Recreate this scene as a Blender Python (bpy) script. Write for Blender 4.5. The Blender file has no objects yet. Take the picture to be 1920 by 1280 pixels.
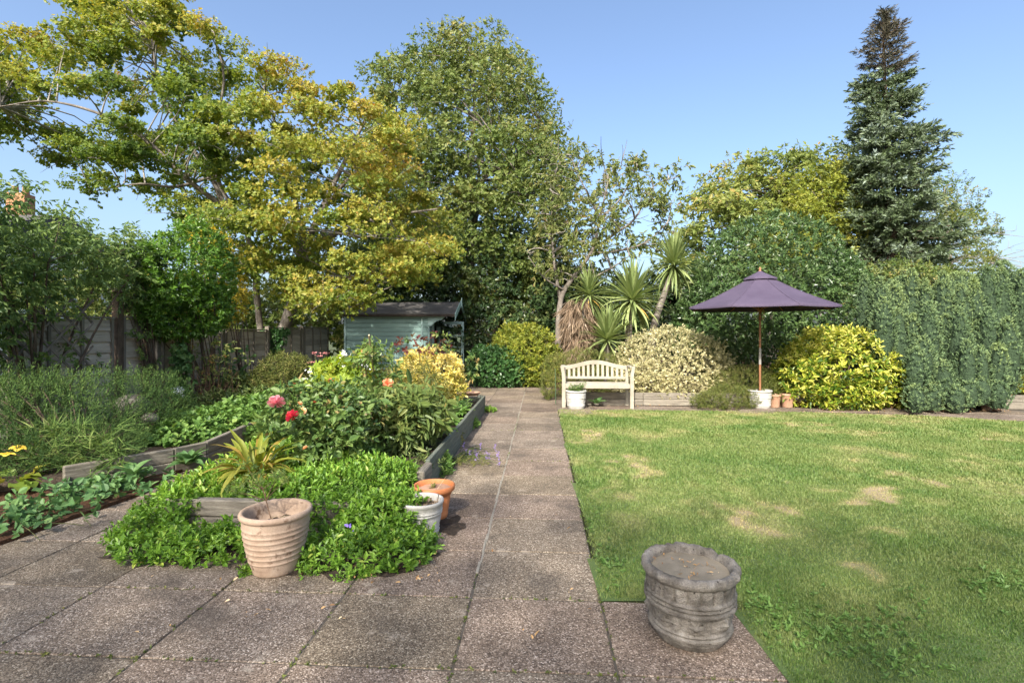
import bpy, math, random
import numpy as np
from mathutils import Vector, Matrix

SC = bpy.context.scene
COL = SC.collection

# ------------------------------------------------------------------ camera
F = 960.0          # focal length in photograph pixels (18 mm on a 36 mm sensor)
CAM_H = 1.55
HZ = 624.0         # row of the horizon in the photograph
cam_data = bpy.data.cameras.new('camera')
cam_data.sensor_width = 36.0
cam_data.lens = 18.0
cam_data.shift_y = -16.0 / 1920.0
cam_data.clip_start = 0.05
cam_data.clip_end = 2000.0
cam = bpy.data.objects.new('camera', cam_data)
cam.location = (0.0, 0.0, CAM_H)
cam.rotation_euler = (math.radians(90), 0, 0)
COL.objects.link(cam)
SC.camera = cam

# ------------------------------------------------------------------ light
SUN_EL = math.radians(38)
SUN_DIR = Vector((-0.28, -0.96, 0.0)).normalized() * math.cos(SUN_EL) + Vector((0, 0, math.sin(SUN_EL)))
world = bpy.data.worlds.new('World')
SC.world = world
world.use_nodes = True
wn = world.node_tree
wn.nodes.clear()
sky = wn.nodes.new('ShaderNodeTexSky')
sky.sky_type = 'NISHITA'
sky.sun_disc = False
sky.sun_elevation = SUN_EL
sky.sun_rotation = math.atan2(SUN_DIR.x, SUN_DIR.y)
sky.altitude = 0.0
sky.air_density = 1.0
sky.dust_density = 4.2
sky.ozone_density = 2.9
bg = wn.nodes.new('ShaderNodeBackground')
bg.inputs['Strength'].default_value = 0.125
wo = wn.nodes.new('ShaderNodeOutputWorld')
wn.links.new(sky.outputs[0], bg.inputs[0])
wn.links.new(bg.outputs[0], wo.inputs[0])

sun_data = bpy.data.lights.new('sun', 'SUN')
sun_data.energy = 3.1
sun_data.angle = math.radians(1.5)
sun_data.color = (1.0, 0.94, 0.84)
sun = bpy.data.objects.new('sun', sun_data)
sun.rotation_euler = (-SUN_DIR).to_track_quat('-Z', 'Y').to_euler()
sun.location = (-20, -30, 40)
COL.objects.link(sun)

SC.view_settings.view_transform = 'Standard'
SC.view_settings.look = 'None'
SC.view_settings.gamma = 1.0
SC.view_settings.use_curve_mapping = False
SC.view_settings.exposure = 1.34
SC.cycles.max_bounces = 6
SC.cycles.diffuse_bounces = 3
SC.cycles.glossy_bounces = 2
SC.cycles.transmission_bounces = 4
SC.cycles.transparent_max_bounces = 8
SC.cycles.caustics_reflective = False
SC.cycles.caustics_refractive = False

# ------------------------------------------------------------------ places
PA = math.radians(3.16)          # the path runs 3.16 degrees off the view axis
CA, SA = math.cos(PA), math.sin(PA)

def P(px, py, z=0.0):
    """where the sight line through a photograph pixel meets the level z"""
    d = F * (CAM_H - z) / (py - HZ)
    return np.array([(px - 960.0) / F * d, d, z])

def W(px, py, d):
    """the point at distance d on the sight line through a photograph pixel"""
    return np.array([(px - 960.0) / F * d, d, CAM_H - (py - HZ) / F * d])

def PV(v, u, z=0.0):
    """path frame: v across (to the right), u along"""
    return np.array([v * CA + u * SA, u * CA - v * SA, z])

def E(px, py, d, rx, ry, rd=None):
    return (W(px, py, d), np.array([rx * d / F, rd if rd else rx * d / F, ry * d / F]))

# ------------------------------------------------------------------ small maths
def norm(a):
    return a / np.maximum(np.linalg.norm(a, axis=-1, keepdims=True), 1e-9)

_rs = np.random.default_rng(7)
_LAT = _rs.random((32, 32, 32))
def noise3(p):
    p = np.asarray(p, float)
    i = np.floor(p).astype(int)
    f = p - i
    f = f * f * (3 - 2 * f)
    i0 = i % 32
    i1 = (i + 1) % 32
    x0, y0, z0 = i0[..., 0], i0[..., 1], i0[..., 2]
    x1, y1, z1 = i1[..., 0], i1[..., 1], i1[..., 2]
    fx, fy, fz = f[..., 0], f[..., 1], f[..., 2]
    c00 = _LAT[x0, y0, z0] * (1 - fx) + _LAT[x1, y0, z0] * fx
    c10 = _LAT[x0, y1, z0] * (1 - fx) + _LAT[x1, y1, z0] * fx
    c01 = _LAT[x0, y0, z1] * (1 - fx) + _LAT[x1, y0, z1] * fx
    c11 = _LAT[x0, y1, z1] * (1 - fx) + _LAT[x1, y1, z1] * fx
    return (c00 * (1 - fy) + c10 * fy) * (1 - fz) + (c01 * (1 - fy) + c11 * fy) * fz

def sstep(a, b, x):
    t = np.clip((x - a) / (b - a), 0, 1)
    return t * t * (3 - 2 * t)

def in_poly(poly, x, y):
    poly = np.asarray(poly, float)
    x1, y1 = poly[:, 0], poly[:, 1]
    x2, y2 = np.roll(x1, -1), np.roll(y1, -1)
    ins = np.zeros(len(x), bool)
    for a, b, c, d in zip(x1, y1, x2, y2):
        if b == d:
            continue
        cond = ((b > y) != (d > y)) & (x < (c - a) * (y - b) / (d - b) + a)
        ins ^= cond
    return ins

def edge_dist(poly, x, y):
    poly = np.asarray(poly, float)
    best = np.full(len(x), 1e9)
    for (a, b), (c, d) in zip(poly, np.roll(poly, -1, 0)):
        vx, vy = c - a, d - b
        L = max(vx * vx + vy * vy, 1e-9)
        t = np.clip(((x - a) * vx + (y - b) * vy) / L, 0, 1)
        best = np.minimum(best, np.hypot(x - a - t * vx, y - b - t * vy))
    return best

# ------------------------------------------------------------------ objects
ORG = {}

def make_mesh(name, V, faces, mat, smooth=False, tint=None):
    """faces: one (m,k) array or a list of such arrays / index tuples"""
    V = np.asarray(V, np.float32)
    me = bpy.data.meshes.new(name)
    if isinstance(faces, np.ndarray):
        faces = [faces]
    if faces and not isinstance(faces[0], np.ndarray):
        tot = np.array([len(f) for f in faces], np.int32)
        loops = np.fromiter((i for f in faces for i in f), np.int32)
    else:
        tot = np.concatenate([np.full(len(f), f.shape[1], np.int32) for f in faces])
        loops = np.concatenate([f.ravel().astype(np.int32) for f in faces])
    start = np.concatenate([[0], np.cumsum(tot)[:-1]]).astype(np.int32)
    me.vertices.add(len(V))
    me.vertices.foreach_set('co', V.ravel())
    me.loops.add(len(loops))
    me.loops.foreach_set('vertex_index', loops)
    me.polygons.add(len(tot))
    me.polygons.foreach_set('loop_start', start)
    me.polygons.foreach_set('use_smooth', np.full(len(tot), bool(smooth)))
    if tint is not None:
        at = me.attributes.new('tint', 'FLOAT', 'POINT')
        at.data.foreach_set('value', np.asarray(tint, np.float32))
    me.update(calc_edges=True)
    if mat is not None:
        me.materials.append(mat)
    return me

def tag(o, label=None, cat=None, group=None, kind=None):
    if label: o['label'] = label
    if cat: o['category'] = cat
    if group: o['group'] = group
    if kind: o['kind'] = kind
    return o

def link(name, me, parent=None, loc=(0, 0, 0), rot=None, scale=None):
    o = bpy.data.objects.new(name, me)
    COL.objects.link(o)
    o.location = loc
    if rot is not None: o.rotation_euler = rot
    if scale is not None: o.scale = scale
    if parent is not None:
        o.parent = parent
    return o

def root(name, loc, rz=0.0, label=None, cat=None, group=None, kind=None):
    o = bpy.data.objects.new(name, None)
    COL.objects.link(o)
    o.empty_display_size = 0.2
    o.location = loc
    o.rotation_euler = (0, 0, rz)
    ORG[o.name] = np.array(loc, float)
    return tag(o, label, cat, group, kind)

def part(name, V, faces, mat, parent=None, smooth=False, tint=None, kind=None, local=False):
    """V in world coordinates unless local; the parent's own place is taken off"""
    V = np.asarray(V, float)
    if parent is not None and not local:
        V = V - ORG.get(parent.name, np.zeros(3))
    o = link(name, make_mesh(name, V, faces, mat, smooth, tint), parent)
    if parent is not None:
        ORG[o.name] = ORG.get(parent.name, np.zeros(3))
    else:
        ORG[o.name] = np.zeros(3)
    if kind: o['kind'] = kind
    return o

class MB:
    """collects shapes that end up as one mesh"""
    def __init__(s):
        s.V, s.F, s.n = [], [], 0
    def add(s, V, Fs):
        V = np.asarray(V, float)
        s.V.append(V)
        s.F += [tuple(int(i) + s.n for i in f) for f in Fs]
        s.n += len(V)
        return s
    def box(s, c, size, R=None, b=0.0):
        V, Fs = box_geo(size, b)
        if R is not None:
            V = V @ np.asarray(R).T
        return s.add(V + np.asarray(c, float), Fs)
    def tube(s, pts, rad, sides=6, cap=True):
        pts = np.asarray(pts, float)
        n = len(pts)
        rad = np.broadcast_to(np.asarray(rad, float), (n,))
        T = norm(np.gradient(pts, axis=0))
        ref = np.array([0.0, 0, 1]) if abs(T[:, 2]).mean() < 0.8 else np.array([1.0, 0.13, 0])
        A = norm(np.cross(ref, T)); B = np.cross(T, A)
        an = np.arange(sides) * 2 * math.pi / sides
        ring = A[:, None] * np.cos(an)[None, :, None] + B[:, None] * np.sin(an)[None, :, None]
        V = (pts[:, None] + ring * rad[:, None, None]).reshape(-1, 3)
        Fs = []
        for i in range(n - 1):
            for j in range(sides):
                k = (j + 1) % sides
                Fs.append((i * sides + j, i * sides + k, (i + 1) * sides + k, (i + 1) * sides + j))
        if cap:
            Fs.append(tuple(range(sides))[::-1])
            Fs.append(tuple((n - 1) * sides + j for j in range(sides)))
        return s.add(V, Fs)
    def lathe(s, prof, n=48, c=(0, 0, 0), mod=None):
        prof = np.asarray(prof, float)
        an = np.arange(n) * 2 * math.pi / n
        m = len(prof)
        r = np.repeat(prof[:, 0][:, None], n, 1)
        z = np.repeat(prof[:, 1][:, None], n, 1)
        if mod is not None:
            r, z = mod(r, z, np.repeat(an[None], m, 0))
        V = np.stack([r * np.cos(an), r * np.sin(an), z], -1).reshape(-1, 3) + np.asarray(c, float)
        Fs = []
        for i in range(m - 1):
            for j in range(n):
                k = (j + 1) % n
                Fs.append((i * n + j, i * n + k, (i + 1) * n + k, (i + 1) * n + j))
        return s.add(V, Fs)
    def obj(s, name, mat, parent=None, smooth=False, local=False, kind=None, tint=None):
        return part(name, np.concatenate(s.V), s.F, mat, parent, smooth, tint, kind, local)

def box_geo(size, b=0.0):
    hx, hy, hz = [q / 2 for q in size]
    if b <= 0:
        V = [(x, y, z) for x in (-hx, hx) for y in (-hy, hy) for z in (-hz, hz)]
        Fs = [(0, 1, 3, 2), (4, 6, 7, 5), (0, 4, 5, 1), (2, 3, 7, 6), (0, 2, 6, 4), (1, 5, 7, 3)]
        return np.array(V, float), Fs
    b = min(b, hx * .45, hy * .45, hz * .45)
    V, idx = [], {}
    for sx in (-1, 1):
        for sy in (-1, 1):
            for sz in (-1, 1):
                for k in range(3):
                    q = [sx * hx, sy * hy, sz * hz]
                    for m in range(3):
                        if m != k:
                            q[m] -= (sx, sy, sz)[m] * b
                    idx[(sx, sy, sz, k)] = len(V); V.append(q)
    Fs = []
    for k in range(3):
        a, c = [m for m in range(3) if m != k]
        for s_ in (-1, 1):
            f = []
            for (p, q) in ((-1, -1), (1, -1), (1, 1), (-1, 1)):
                t = [0, 0, 0]; t[k] = s_; t[a] = p; t[c] = q
                f.append(idx[(*t, k)])
            Fs.append(tuple(f))
        for p in (-1, 1):
            for q in (-1, 1):
                f = []
                for (s_, kk) in ((-1, a), (1, a), (1, c), (-1, c)):
                    t = [0, 0, 0]; t[k] = s_; t[a] = p; t[c] = q
                    f.append(idx[(*t, kk)])
                Fs.append(tuple(f))
    for sx in (-1, 1):
        for sy in (-1, 1):
            for sz in (-1, 1):
                Fs.append(tuple(idx[(sx, sy, sz, k)] for k in range(3)))
    V = np.array(V, float)
    out = []
    for f in Fs:
        c = V[list(f)].mean(0)
        nn = np.cross(V[f[1]] - V[f[0]], V[f[2]] - V[f[0]])
        out.append(f if nn @ c > 0 else f[::-1])
    return V, out

def rotz(a):
    c, s = math.cos(a), math.sin(a)
    return np.array([[c, -s, 0], [s, c, 0], [0, 0, 1.0]])

_BOX = {}
def box_mesh(mat, key, size=(1, 1, 1), b=0.0):
    k = (mat.name, key)
    if k not in _BOX:
        V, Fs = box_geo(size, b)
        _BOX[k] = make_mesh(key, V, Fs, mat)
    return _BOX[k]

def bez(a, b, c, n):
    t = np.linspace(0, 1, n)[:, None]
    return (1 - t) ** 2 * np.asarray(a) + 2 * t * (1 - t) * np.asarray(b) + t * t * np.asarray(c)

def smooth_path(pts, n=24):
    """Catmull-Rom through points"""
    p = np.asarray(pts, float)
    p = np.vstack([2 * p[0] - p[1], p, 2 * p[-1] - p[-2]])
    out = []
    segs = len(p) - 3
    per = max(2, n // segs)
    for i in range(segs):
        for t in np.linspace(0, 1, per, endpoint=(i == segs - 1)):
            a, b, c, d = p[i:i + 4]
            out.append(.5 * (2 * b + (c - a) * t + (2 * a - 5 * b + 4 * c - d) * t ** 2 + (3 * b - a - 3 * c + d) * t ** 3))
    return np.array(out)

# ------------------------------------------------------------------ materials
def new_mat(name):
    m = bpy.data.materials.new(name)
    m.use_nodes = True
    m.node_tree.nodes.clear()
    return m, m.node_tree.nodes, m.node_tree.links

def N(nodes, typ, **kw):
    n = nodes.new(typ)
    for k, v in kw.items():
        if k.startswith('i_'):
            n.inputs[k[2:].replace('_', ' ')].default_value = v
        else:
            setattr(n, k, v)
    return n

def ramp(nodes, stops, interp='LINEAR'):
    r = nodes.new('ShaderNodeValToRGB')
    r.color_ramp.interpolation = interp
    e = r.color_ramp.elements
    while len(e) < len(stops):
        e.new(0.5)
    for el, (p, c) in zip(e, stops):
        el.position = p
        el.color = (*c, 1) if len(c) == 3 else c
    return r

LEAF_GAIN = 1.3
def leaf_mat(name, stops, trans=0.3, rough=0.5, spec=0.35):
    m, n, l = new_mat(name)
    at = N(n, 'ShaderNodeAttribute', attribute_name='tint')
    r = ramp(n, [(p, tuple(min(1, q * LEAF_GAIN) for q in c)) for p, c in stops])
    l.new(at.outputs['Fac'], r.inputs[0])
    b = N(n, 'ShaderNodeBsdfPrincipled')
    b.inputs['Roughness'].default_value = rough
    b.inputs['Specular IOR Level'].default_value = spec
    l.new(r.outputs[0], b.inputs['Base Color'])
    t = N(n, 'ShaderNodeBsdfTranslucent')
    hs = N(n, 'ShaderNodeHueSaturation')
    hs.inputs['Hue'].default_value = 0.485
    hs.inputs['Saturation'].default_value = 1.1
    hs.inputs['Value'].default_value = 1.35
    l.new(r.outputs[0], hs.inputs['Color'])
    l.new(hs.outputs[0], t.inputs[0])
    mx = N(n, 'ShaderNodeMixShader')
    mx.inputs[0].default_value = trans
    l.new(b.outputs[0], mx.inputs[1]); l.new(t.outputs[0], mx.inputs[2])
    o = N(n, 'ShaderNodeOutputMaterial')
    l.new(mx.outputs[0], o.inputs[0])
    return m

def surf_mat(name, stops, scale=8.0, detail=6, stretch=(1, 1, 1), rough=0.85, bump=0.3, bump_dist=0.01, spots=None,
             spot_scale=30.0, spot_range=(0.6, 0.7), spec=0.3, coord='Object', obj_rand=0.0, fine=0.0, fine_scale=150.0, dist=0.0):
    """noise-coloured surface, optional lichen/dirt spots, fine grain and a per-object tone"""
    m, n, l = new_mat(name)
    tc = N(n, 'ShaderNodeTexCoord')
    mp = N(n, 'ShaderNodeMapping')
    mp.inputs['Scale'].default_value = stretch
    l.new(tc.outputs[coord], mp.inputs[0])
    vec = mp.outputs[0]
    oi = N(n, 'ShaderNodeObjectInfo')
    if obj_rand:
        ad = N(n, 'ShaderNodeVectorMath', operation='ADD')
        sc = N(n, 'ShaderNodeVectorMath', operation='SCALE')
        cx = N(n, 'ShaderNodeCombineXYZ')
        for k in range(3): l.new(oi.outputs['Random'], cx.inputs[k])
        l.new(cx.outputs[0], sc.inputs[0]); sc.inputs['Scale'].default_value = 37.0
        l.new(vec, ad.inputs[0]); l.new(sc.outputs[0], ad.inputs[1])
        vec = ad.outputs[0]
    nz = N(n, 'ShaderNodeTexNoise')
    nz.inputs['Scale'].default_value = scale
    nz.inputs['Detail'].default_value = detail
    nz.inputs['Roughness'].default_value = 0.62
    nz.inputs['Distortion'].default_value = dist
    l.new(vec, nz.inputs['Vector'])
    r = ramp(n, stops)
    l.new(nz.outputs['Fac'], r.inputs[0])
    col = r.outputs[0]
    hgt = nz.outputs['Fac']
    if fine:
        n2 = N(n, 'ShaderNodeTexNoise')
        n2.inputs['Scale'].default_value = fine_scale
        n2.inputs['Detail'].default_value = 3
        l.new(vec, n2.inputs['Vector'])
        mr = N(n, 'ShaderNodeMapRange')
        mr.inputs['From Min'].default_value = 0.3; mr.inputs['From Max'].default_value = 0.7
        mr.inputs['To Min'].default_value = 1 - fine; mr.inputs['To Max'].default_value = 1 + fine
        l.new(n2.outputs['Fac'], mr.inputs[0])
        mu = N(n, 'ShaderNodeVectorMath', operation='SCALE')
        l.new(col, mu.inputs[0]); l.new(mr.outputs[0], mu.inputs['Scale'])
        col = mu.outputs[0]
        ah = N(n, 'ShaderNodeMath', operation='ADD')
        l.new(hgt, ah.inputs[0]); l.new(n2.outputs['Fac'], ah.inputs[1])
        hgt = ah.outputs[0]
    if obj_rand:
        mr = N(n, 'ShaderNodeMapRange')
        mr.inputs['To Min'].default_value = 1 - obj_rand; mr.inputs['To Max'].default_value = 1 + obj_rand
        l.new(oi.outputs['Random'], mr.inputs[0])
        mu = N(n, 'ShaderNodeVectorMath', operation='SCALE')
        l.new(col, mu.inputs[0]); l.new(mr.outputs[0], mu.inputs['Scale'])
        col = mu.outputs[0]
    for (sc_, rg, c) in (spots or []):
        n3 = N(n, 'ShaderNodeTexNoise')
        n3.inputs['Scale'].default_value = sc_
        n3.inputs['Detail'].default_value = 5
        n3.inputs['Roughness'].default_value = 0.65
        l.new(vec, n3.inputs['Vector'])
        mr = N(n, 'ShaderNodeMapRange')
        mr.inputs['From Min'].default_value = rg[0]; mr.inputs['From Max'].default_value = rg[1]
        l.new(n3.outputs['Fac'], mr.inputs[0])
        mix = N(n, 'ShaderNodeMix', data_type='RGBA')
        l.new(mr.outputs[0], mix.inputs['Factor'])
        l.new(col, mix.inputs[6]); mix.inputs[7].default_value = (*c, 1)
        col = mix.outputs[2]
    b = N(n, 'ShaderNodeBsdfPrincipled')
    b.inputs['Roughness'].default_value = rough
    b.inputs['Specular IOR Level'].default_value = spec
    l.new(col, b.inputs['Base Color'])
    if bump:
        bp = N(n, 'ShaderNodeBump')
        bp.inputs['Strength'].default_value = bump
        bp.inputs['Distance'].default_value = bump_dist
        l.new(hgt, bp.inputs['Height'])
        l.new(bp.outputs[0], b.inputs['Normal'])
    o = N(n, 'ShaderNodeOutputMaterial')
    l.new(b.outputs[0], o.inputs[0])
    return m

def slab_mat():
    """exposed-aggregate concrete: pebbles of many tones in a brownish matrix, worn pale patches"""
    m, n, l = new_mat('aggregate_concrete')
    tc = N(n, 'ShaderNodeNewGeometry')
    vec = tc.outputs['Position']
    oi = N(n, 'ShaderNodeObjectInfo')
    vo = N(n, 'ShaderNodeTexVoronoi')
    vo.inputs['Scale'].default_value = 150
    l.new(vec, vo.inputs['Vector'])
    sep = N(n, 'ShaderNodeSeparateColor')
    l.new(vo.outputs['Color'], sep.inputs[0])
    peb = ramp(n, [(0.0, (0.068, 0.051, 0.037)), (0.35, (0.142, 0.11, 0.082)), (0.62, (0.195, 0.155, 0.117)),
                   (0.86, (0.265, 0.216, 0.166)), (1.0, (0.46, 0.40, 0.33))])
    l.new(sep.outputs[0], peb.inputs[0])
    # broad mottling
    nz = N(n, 'ShaderNodeTexNoise'); nz.inputs['Scale'].default_value = 1.7; nz.inputs['Detail'].default_value = 7
    nz.inputs['Roughness'].default_value = 0.7
    l.new(vec, nz.inputs['Vector'])
    mr = N(n, 'ShaderNodeMapRange'); mr.inputs['From Min'].default_value = .3; mr.inputs['From Max'].default_value = .7
    mr.inputs['To Min'].default_value = 0.62; mr.inputs['To Max'].default_value = 1.38
    l.new(nz.outputs['Fac'], mr.inputs[0])
    mo = N(n, 'ShaderNodeMapRange'); mo.inputs['To Min'].default_value = .80; mo.inputs['To Max'].default_value = 1.2
    l.new(oi.outputs['Random'], mo.inputs[0])
    mm = N(n, 'ShaderNodeMath', operation='MULTIPLY'); l.new(mr.outputs[0], mm.inputs[0]); l.new(mo.outputs[0], mm.inputs[1])
    sc = N(n, 'ShaderNodeVectorMath', operation='SCALE'); l.new(peb.outputs[0], sc.inputs[0]); l.new(mm.outputs[0], sc.inputs['Scale'])
    hs = N(n, 'ShaderNodeMix', data_type='RGBA', blend_type='MULTIPLY'); hs.inputs['Factor'].default_value = 1.0
    wn2 = N(n, 'ShaderNodeTexWhiteNoise', noise_dimensions='1D'); l.new(oi.outputs['Random'], wn2.inputs['W'])
    hr = ramp(n, [(0, (1.0, .93, .90)), (.5, (1, 1, 1)), (1, (1.02, 1.0, .90))]); l.new(wn2.outputs['Value'], hr.inputs[0])
    l.new(sc.outputs[0], hs.inputs[6]); l.new(hr.outputs[0], hs.inputs[7])
    # worn cement skin
    n2 = N(n, 'ShaderNodeTexNoise'); n2.inputs['Scale'].default_value = 4.3; n2.inputs['Detail'].default_value = 9
    n2.inputs['Roughness'].default_value = 0.68
    l.new(vec, n2.inputs['Vector'])
    m2 = N(n, 'ShaderNodeMapRange'); m2.inputs['From Min'].default_value = .60; m2.inputs['From Max'].default_value = .66
    m2.inputs['To Max'].default_value = .65
    l.new(n2.outputs['Fac'], m2.inputs[0])
    mx = N(n, 'ShaderNodeMix', data_type='RGBA'); l.new(m2.outputs[0], mx.inputs['Factor'])
    l.new(hs.outputs[2], mx.inputs[6]); mx.inputs[7].default_value = (0.37, 0.315, 0.245, 1)
    # dark algae
    n4 = N(n, 'ShaderNodeTexNoise'); n4.inputs['Scale'].default_value = 2.3; n4.inputs['Detail'].default_value = 6
    mp = N(n, 'ShaderNodeVectorMath', operation='ADD'); mp.inputs[1].default_value = (13.1, 4.2, 7.7)
    l.new(vec, mp.inputs[0]); l.new(mp.outputs[0], n4.inputs['Vector'])
    m4 = N(n, 'ShaderNodeMapRange'); m4.inputs['From Min'].default_value = .56; m4.inputs['From Max'].default_value = .72
    m4.inputs['To Max'].default_value = .6
    l.new(n4.outputs['Fac'], m4.inputs[0])
    mx2 = N(n, 'ShaderNodeMix', data_type='RGBA'); l.new(m4.outputs[0], mx2.inputs['Factor'])
    l.new(mx.outputs[2], mx2.inputs[6]); mx2.inputs[7].default_value = (0.062, 0.052, 0.042, 1)
    b = N(n, 'ShaderNodeBsdfPrincipled'); b.inputs['Roughness'].default_value = .85
    b.inputs['Specular IOR Level'].default_value = .3
    l.new(mx2.outputs[2], b.inputs['Base Color'])
    v2 = N(n, 'ShaderNodeTexVoronoi'); v2.inputs['Scale'].default_value = 150
    l.new(vec, v2.inputs['Vector'])
    bp = N(n, 'ShaderNodeBump'); bp.inputs['Strength'].default_value = .55; bp.inputs['Distance'].default_value = .004; bp.invert = True
    l.new(v2.outputs['Distance'], bp.inputs['Height']); l.new(bp.outputs[0], b.inputs['Normal'])
    o = N(n, 'ShaderNodeOutputMaterial'); l.new(b.outputs[0], o.inputs[0])
    return m

def tint_surface(name, stops, bump_scale=90.0, bump=0.5, rough=0.95):
    m, n, l = new_mat(name)
    at = N(n, 'ShaderNodeAttribute', attribute_name='tint')
    tc = N(n, 'ShaderNodeTexCoord')
    nz = N(n, 'ShaderNodeTexNoise'); nz.inputs['Scale'].default_value = bump_scale; nz.inputs['Detail'].default_value = 4
    l.new(tc.outputs['Object'], nz.inputs['Vector'])
    ad = N(n, 'ShaderNodeMath', operation='MULTIPLY_ADD'); ad.inputs[1].default_value = .5
    sb = N(n, 'ShaderNodeMath', operation='SUBTRACT'); sb.inputs[1].default_value = .25
    l.new(nz.outputs['Fac'], ad.inputs[0]); l.new(at.outputs['Fac'], ad.inputs[2]); l.new(ad.outputs[0], sb.inputs[0])
    r = ramp(n, stops); l.new(sb.outputs[0], r.inputs[0])
    b = N(n, 'ShaderNodeBsdfPrincipled'); b.inputs['Roughness'].default_value = rough
    l.new(r.outputs[0], b.inputs['Base Color'])
    bp = N(n, 'ShaderNodeBump'); bp.inputs['Strength'].default_value = bump; bp.inputs['Distance'].default_value = .02
    l.new(nz.outputs['Fac'], bp.inputs['Height']); l.new(bp.outputs[0], b.inputs['Normal'])
    o = N(n, 'ShaderNodeOutputMaterial'); l.new(b.outputs[0], o.inputs[0])
    return m

def glass_mat():
    m, n, l = new_mat('window_glass')
    g = N(n, 'ShaderNodeBsdfGlossy'); g.inputs['Roughness'].default_value = .03
    t = N(n, 'ShaderNodeBsdfTransparent'); t.inputs[0].default_value = (.86, .9, .89, 1)
    fr = N(n, 'ShaderNodeFresnel'); fr.inputs[0].default_value = 1.5
    mx = N(n, 'ShaderNodeMixShader')
    l.new(fr.outputs[0], mx.inputs[0]); l.new(t.outputs[0], mx.inputs[1]); l.new(g.outputs[0], mx.inputs[2])
    o = N(n, 'ShaderNodeOutputMaterial'); l.new(mx.outputs[0], o.inputs[0])
    return m

M = {}
M['slab'] = slab_mat()
M['mortar'] = surf_mat('joint_mortar', [(.3, (.05, .042, .034)), (.7, (.15, .13, .10))], 14, bump=.5)
M['pale_mortar'] = surf_mat('pale_mortar', [(.3, (.20, .18, .145)), (.7, (.34, .31, .25))], 18, bump=.5)
M['soil'] = surf_mat('soil', [(.3, (.028, .02, .014)), (.55, (.065, .047, .033)), (.75, (.12, .088, .062))], 22, detail=9, bump=1.0, bump_dist=.04)
M['mulch'] = surf_mat('mulch', [(.3, (.035, .018, .01)), (.55, (.11, .052, .026)), (.75, (.2, .105, .055))], 60, detail=8, bump=1.0, bump_dist=.03)
M['old_timber'] = surf_mat('weathered_timber', [(.25, (.10, .087, .067)), (.5, (.215, .19, .15)), (.75, (.33, .30, .24))], 3.0, stretch=(1.2, 14, 14), bump=.5,
                           spots=[(9, (.6, .75), (.10, .115, .08))], obj_rand=.15, fine=.25, fine_scale=45)
M['green_timber'] = surf_mat('stained_timber', [(.25, (.075, .09, .07)), (.5, (.125, .14, .11)), (.75, (.19, .20, .165))], 3.0, stretch=(1.2, 14, 14), bump=.4,
                             spots=[(6, (.6, .72), (.2, .19, .155))], obj_rand=.12, fine=.2, fine_scale=45)
M['fence'] = surf_mat('fence_board', [(.25, (.27, .225, .175)), (.5, (.44, .375, .295)), (.78, (.55, .48, .39))], 2.2, stretch=(1, 9, 9), bump=.35,
                      spots=[(3.3, (.58, .74), (.085, .078, .06))], obj_rand=.2, fine=.15, fine_scale=60)
M['fence_post'] = surf_mat('fence_post', [(.25, (.13, .11, .088)), (.75, (.29, .255, .20))], 4, stretch=(6, 6, 1), bump=.3, obj_rand=.15)
M['bark_grey'] = surf_mat('grey_bark', [(.3, (.09, .075, .06)), (.55, (.19, .165, .14)), (.75, (.33, .30, .26))], 7, stretch=(1, 1, .35), bump=.8, bump_dist=.03)
M['bark_pale'] = surf_mat('pale_bark', [(.3, (.16, .14, .115)), (.55, (.30, .275, .235)), (.75, (.45, .42, .37))], 8, stretch=(1, 1, .4), bump=.6, bump_dist=.02)
M['bark_brown'] = surf_mat('brown_bark', [(.3, (.05, .035, .024)), (.55, (.115, .08, .055)), (.75, (.2, .145, .10))], 9, stretch=(1, 1, .3), bump=.9, bump_dist=.03)
M['stem'] = surf_mat('green_stem', [(.3, (.05, .065, .02)), (.7, (.13, .13, .05))], 20, bump=0)
M['dead_stem'] = surf_mat('dead_stem', [(.3, (.09, .05, .03)), (.7, (.24, .155, .095))], 20, bump=0)
M['bench'] = surf_mat('weathered_cream_wood', [(.25, (.25, .225, .17)), (.5, (.345, .315, .245)), (.75, (.41, .38, .31))], 4, stretch=(1, 1, 1), bump=.2, bump_dist=.004,
                      spots=[(11, (.60, .78), (.20, .195, .145))], fine=.12, fine_scale=60)
M['parasol_cloth'] = surf_mat('purple_canvas', [(.3, (.062, .047, .078)), (.7, (.088, .069, .108))], 2, bump=.15, bump_dist=.01, rough=.9, fine=.05, fine_scale=300)
M['parasol_wood'] = surf_mat('red_hardwood', [(.3, (.20, .085, .04)), (.7, (.36, .175, .09))], 6, stretch=(1, 1, .15), bump=.1, rough=.5)
M['brass'] = surf_mat('dull_metal', [(.3, (.22, .20, .18)), (.7, (.38, .36, .33))], 30, bump=0, rough=.4)
M['rope'] = surf_mat('rope', [(.3, (.28, .21, .12)), (.7, (.42, .34, .2))], 60, bump=.3)
M['terracotta_pale'] = surf_mat('weathered_terracotta', [(.2, (.26, .172, .115)), (.5, (.42, .305, .22)), (.8, (.52, .405, .31))], 6, bump=.25, bump_dist=.004,
                                spots=[(13, (.58, .68), (.19, .115, .07)), (4.2, (.60, .78), (.52, .43, .34)), (30, (.68, .76), (.13, .085, .055))], fine=.08, fine_scale=120)
M['terracotta_orange'] = surf_mat('orange_terracotta', [(.3, (.46, .155, .055)), (.7, (.60, .235, .095))], 6, bump=.1, rough=.6, spots=[(9, (.66, .82), (.4, .22, .12))])
M['terracotta_pink'] = surf_mat('pink_terracotta', [(.3, (.36, .20, .125)), (.7, (.48, .30, .20))], 7, bump=.15, spots=[(8, (.6, .8), (.33, .22, .15))])
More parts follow.
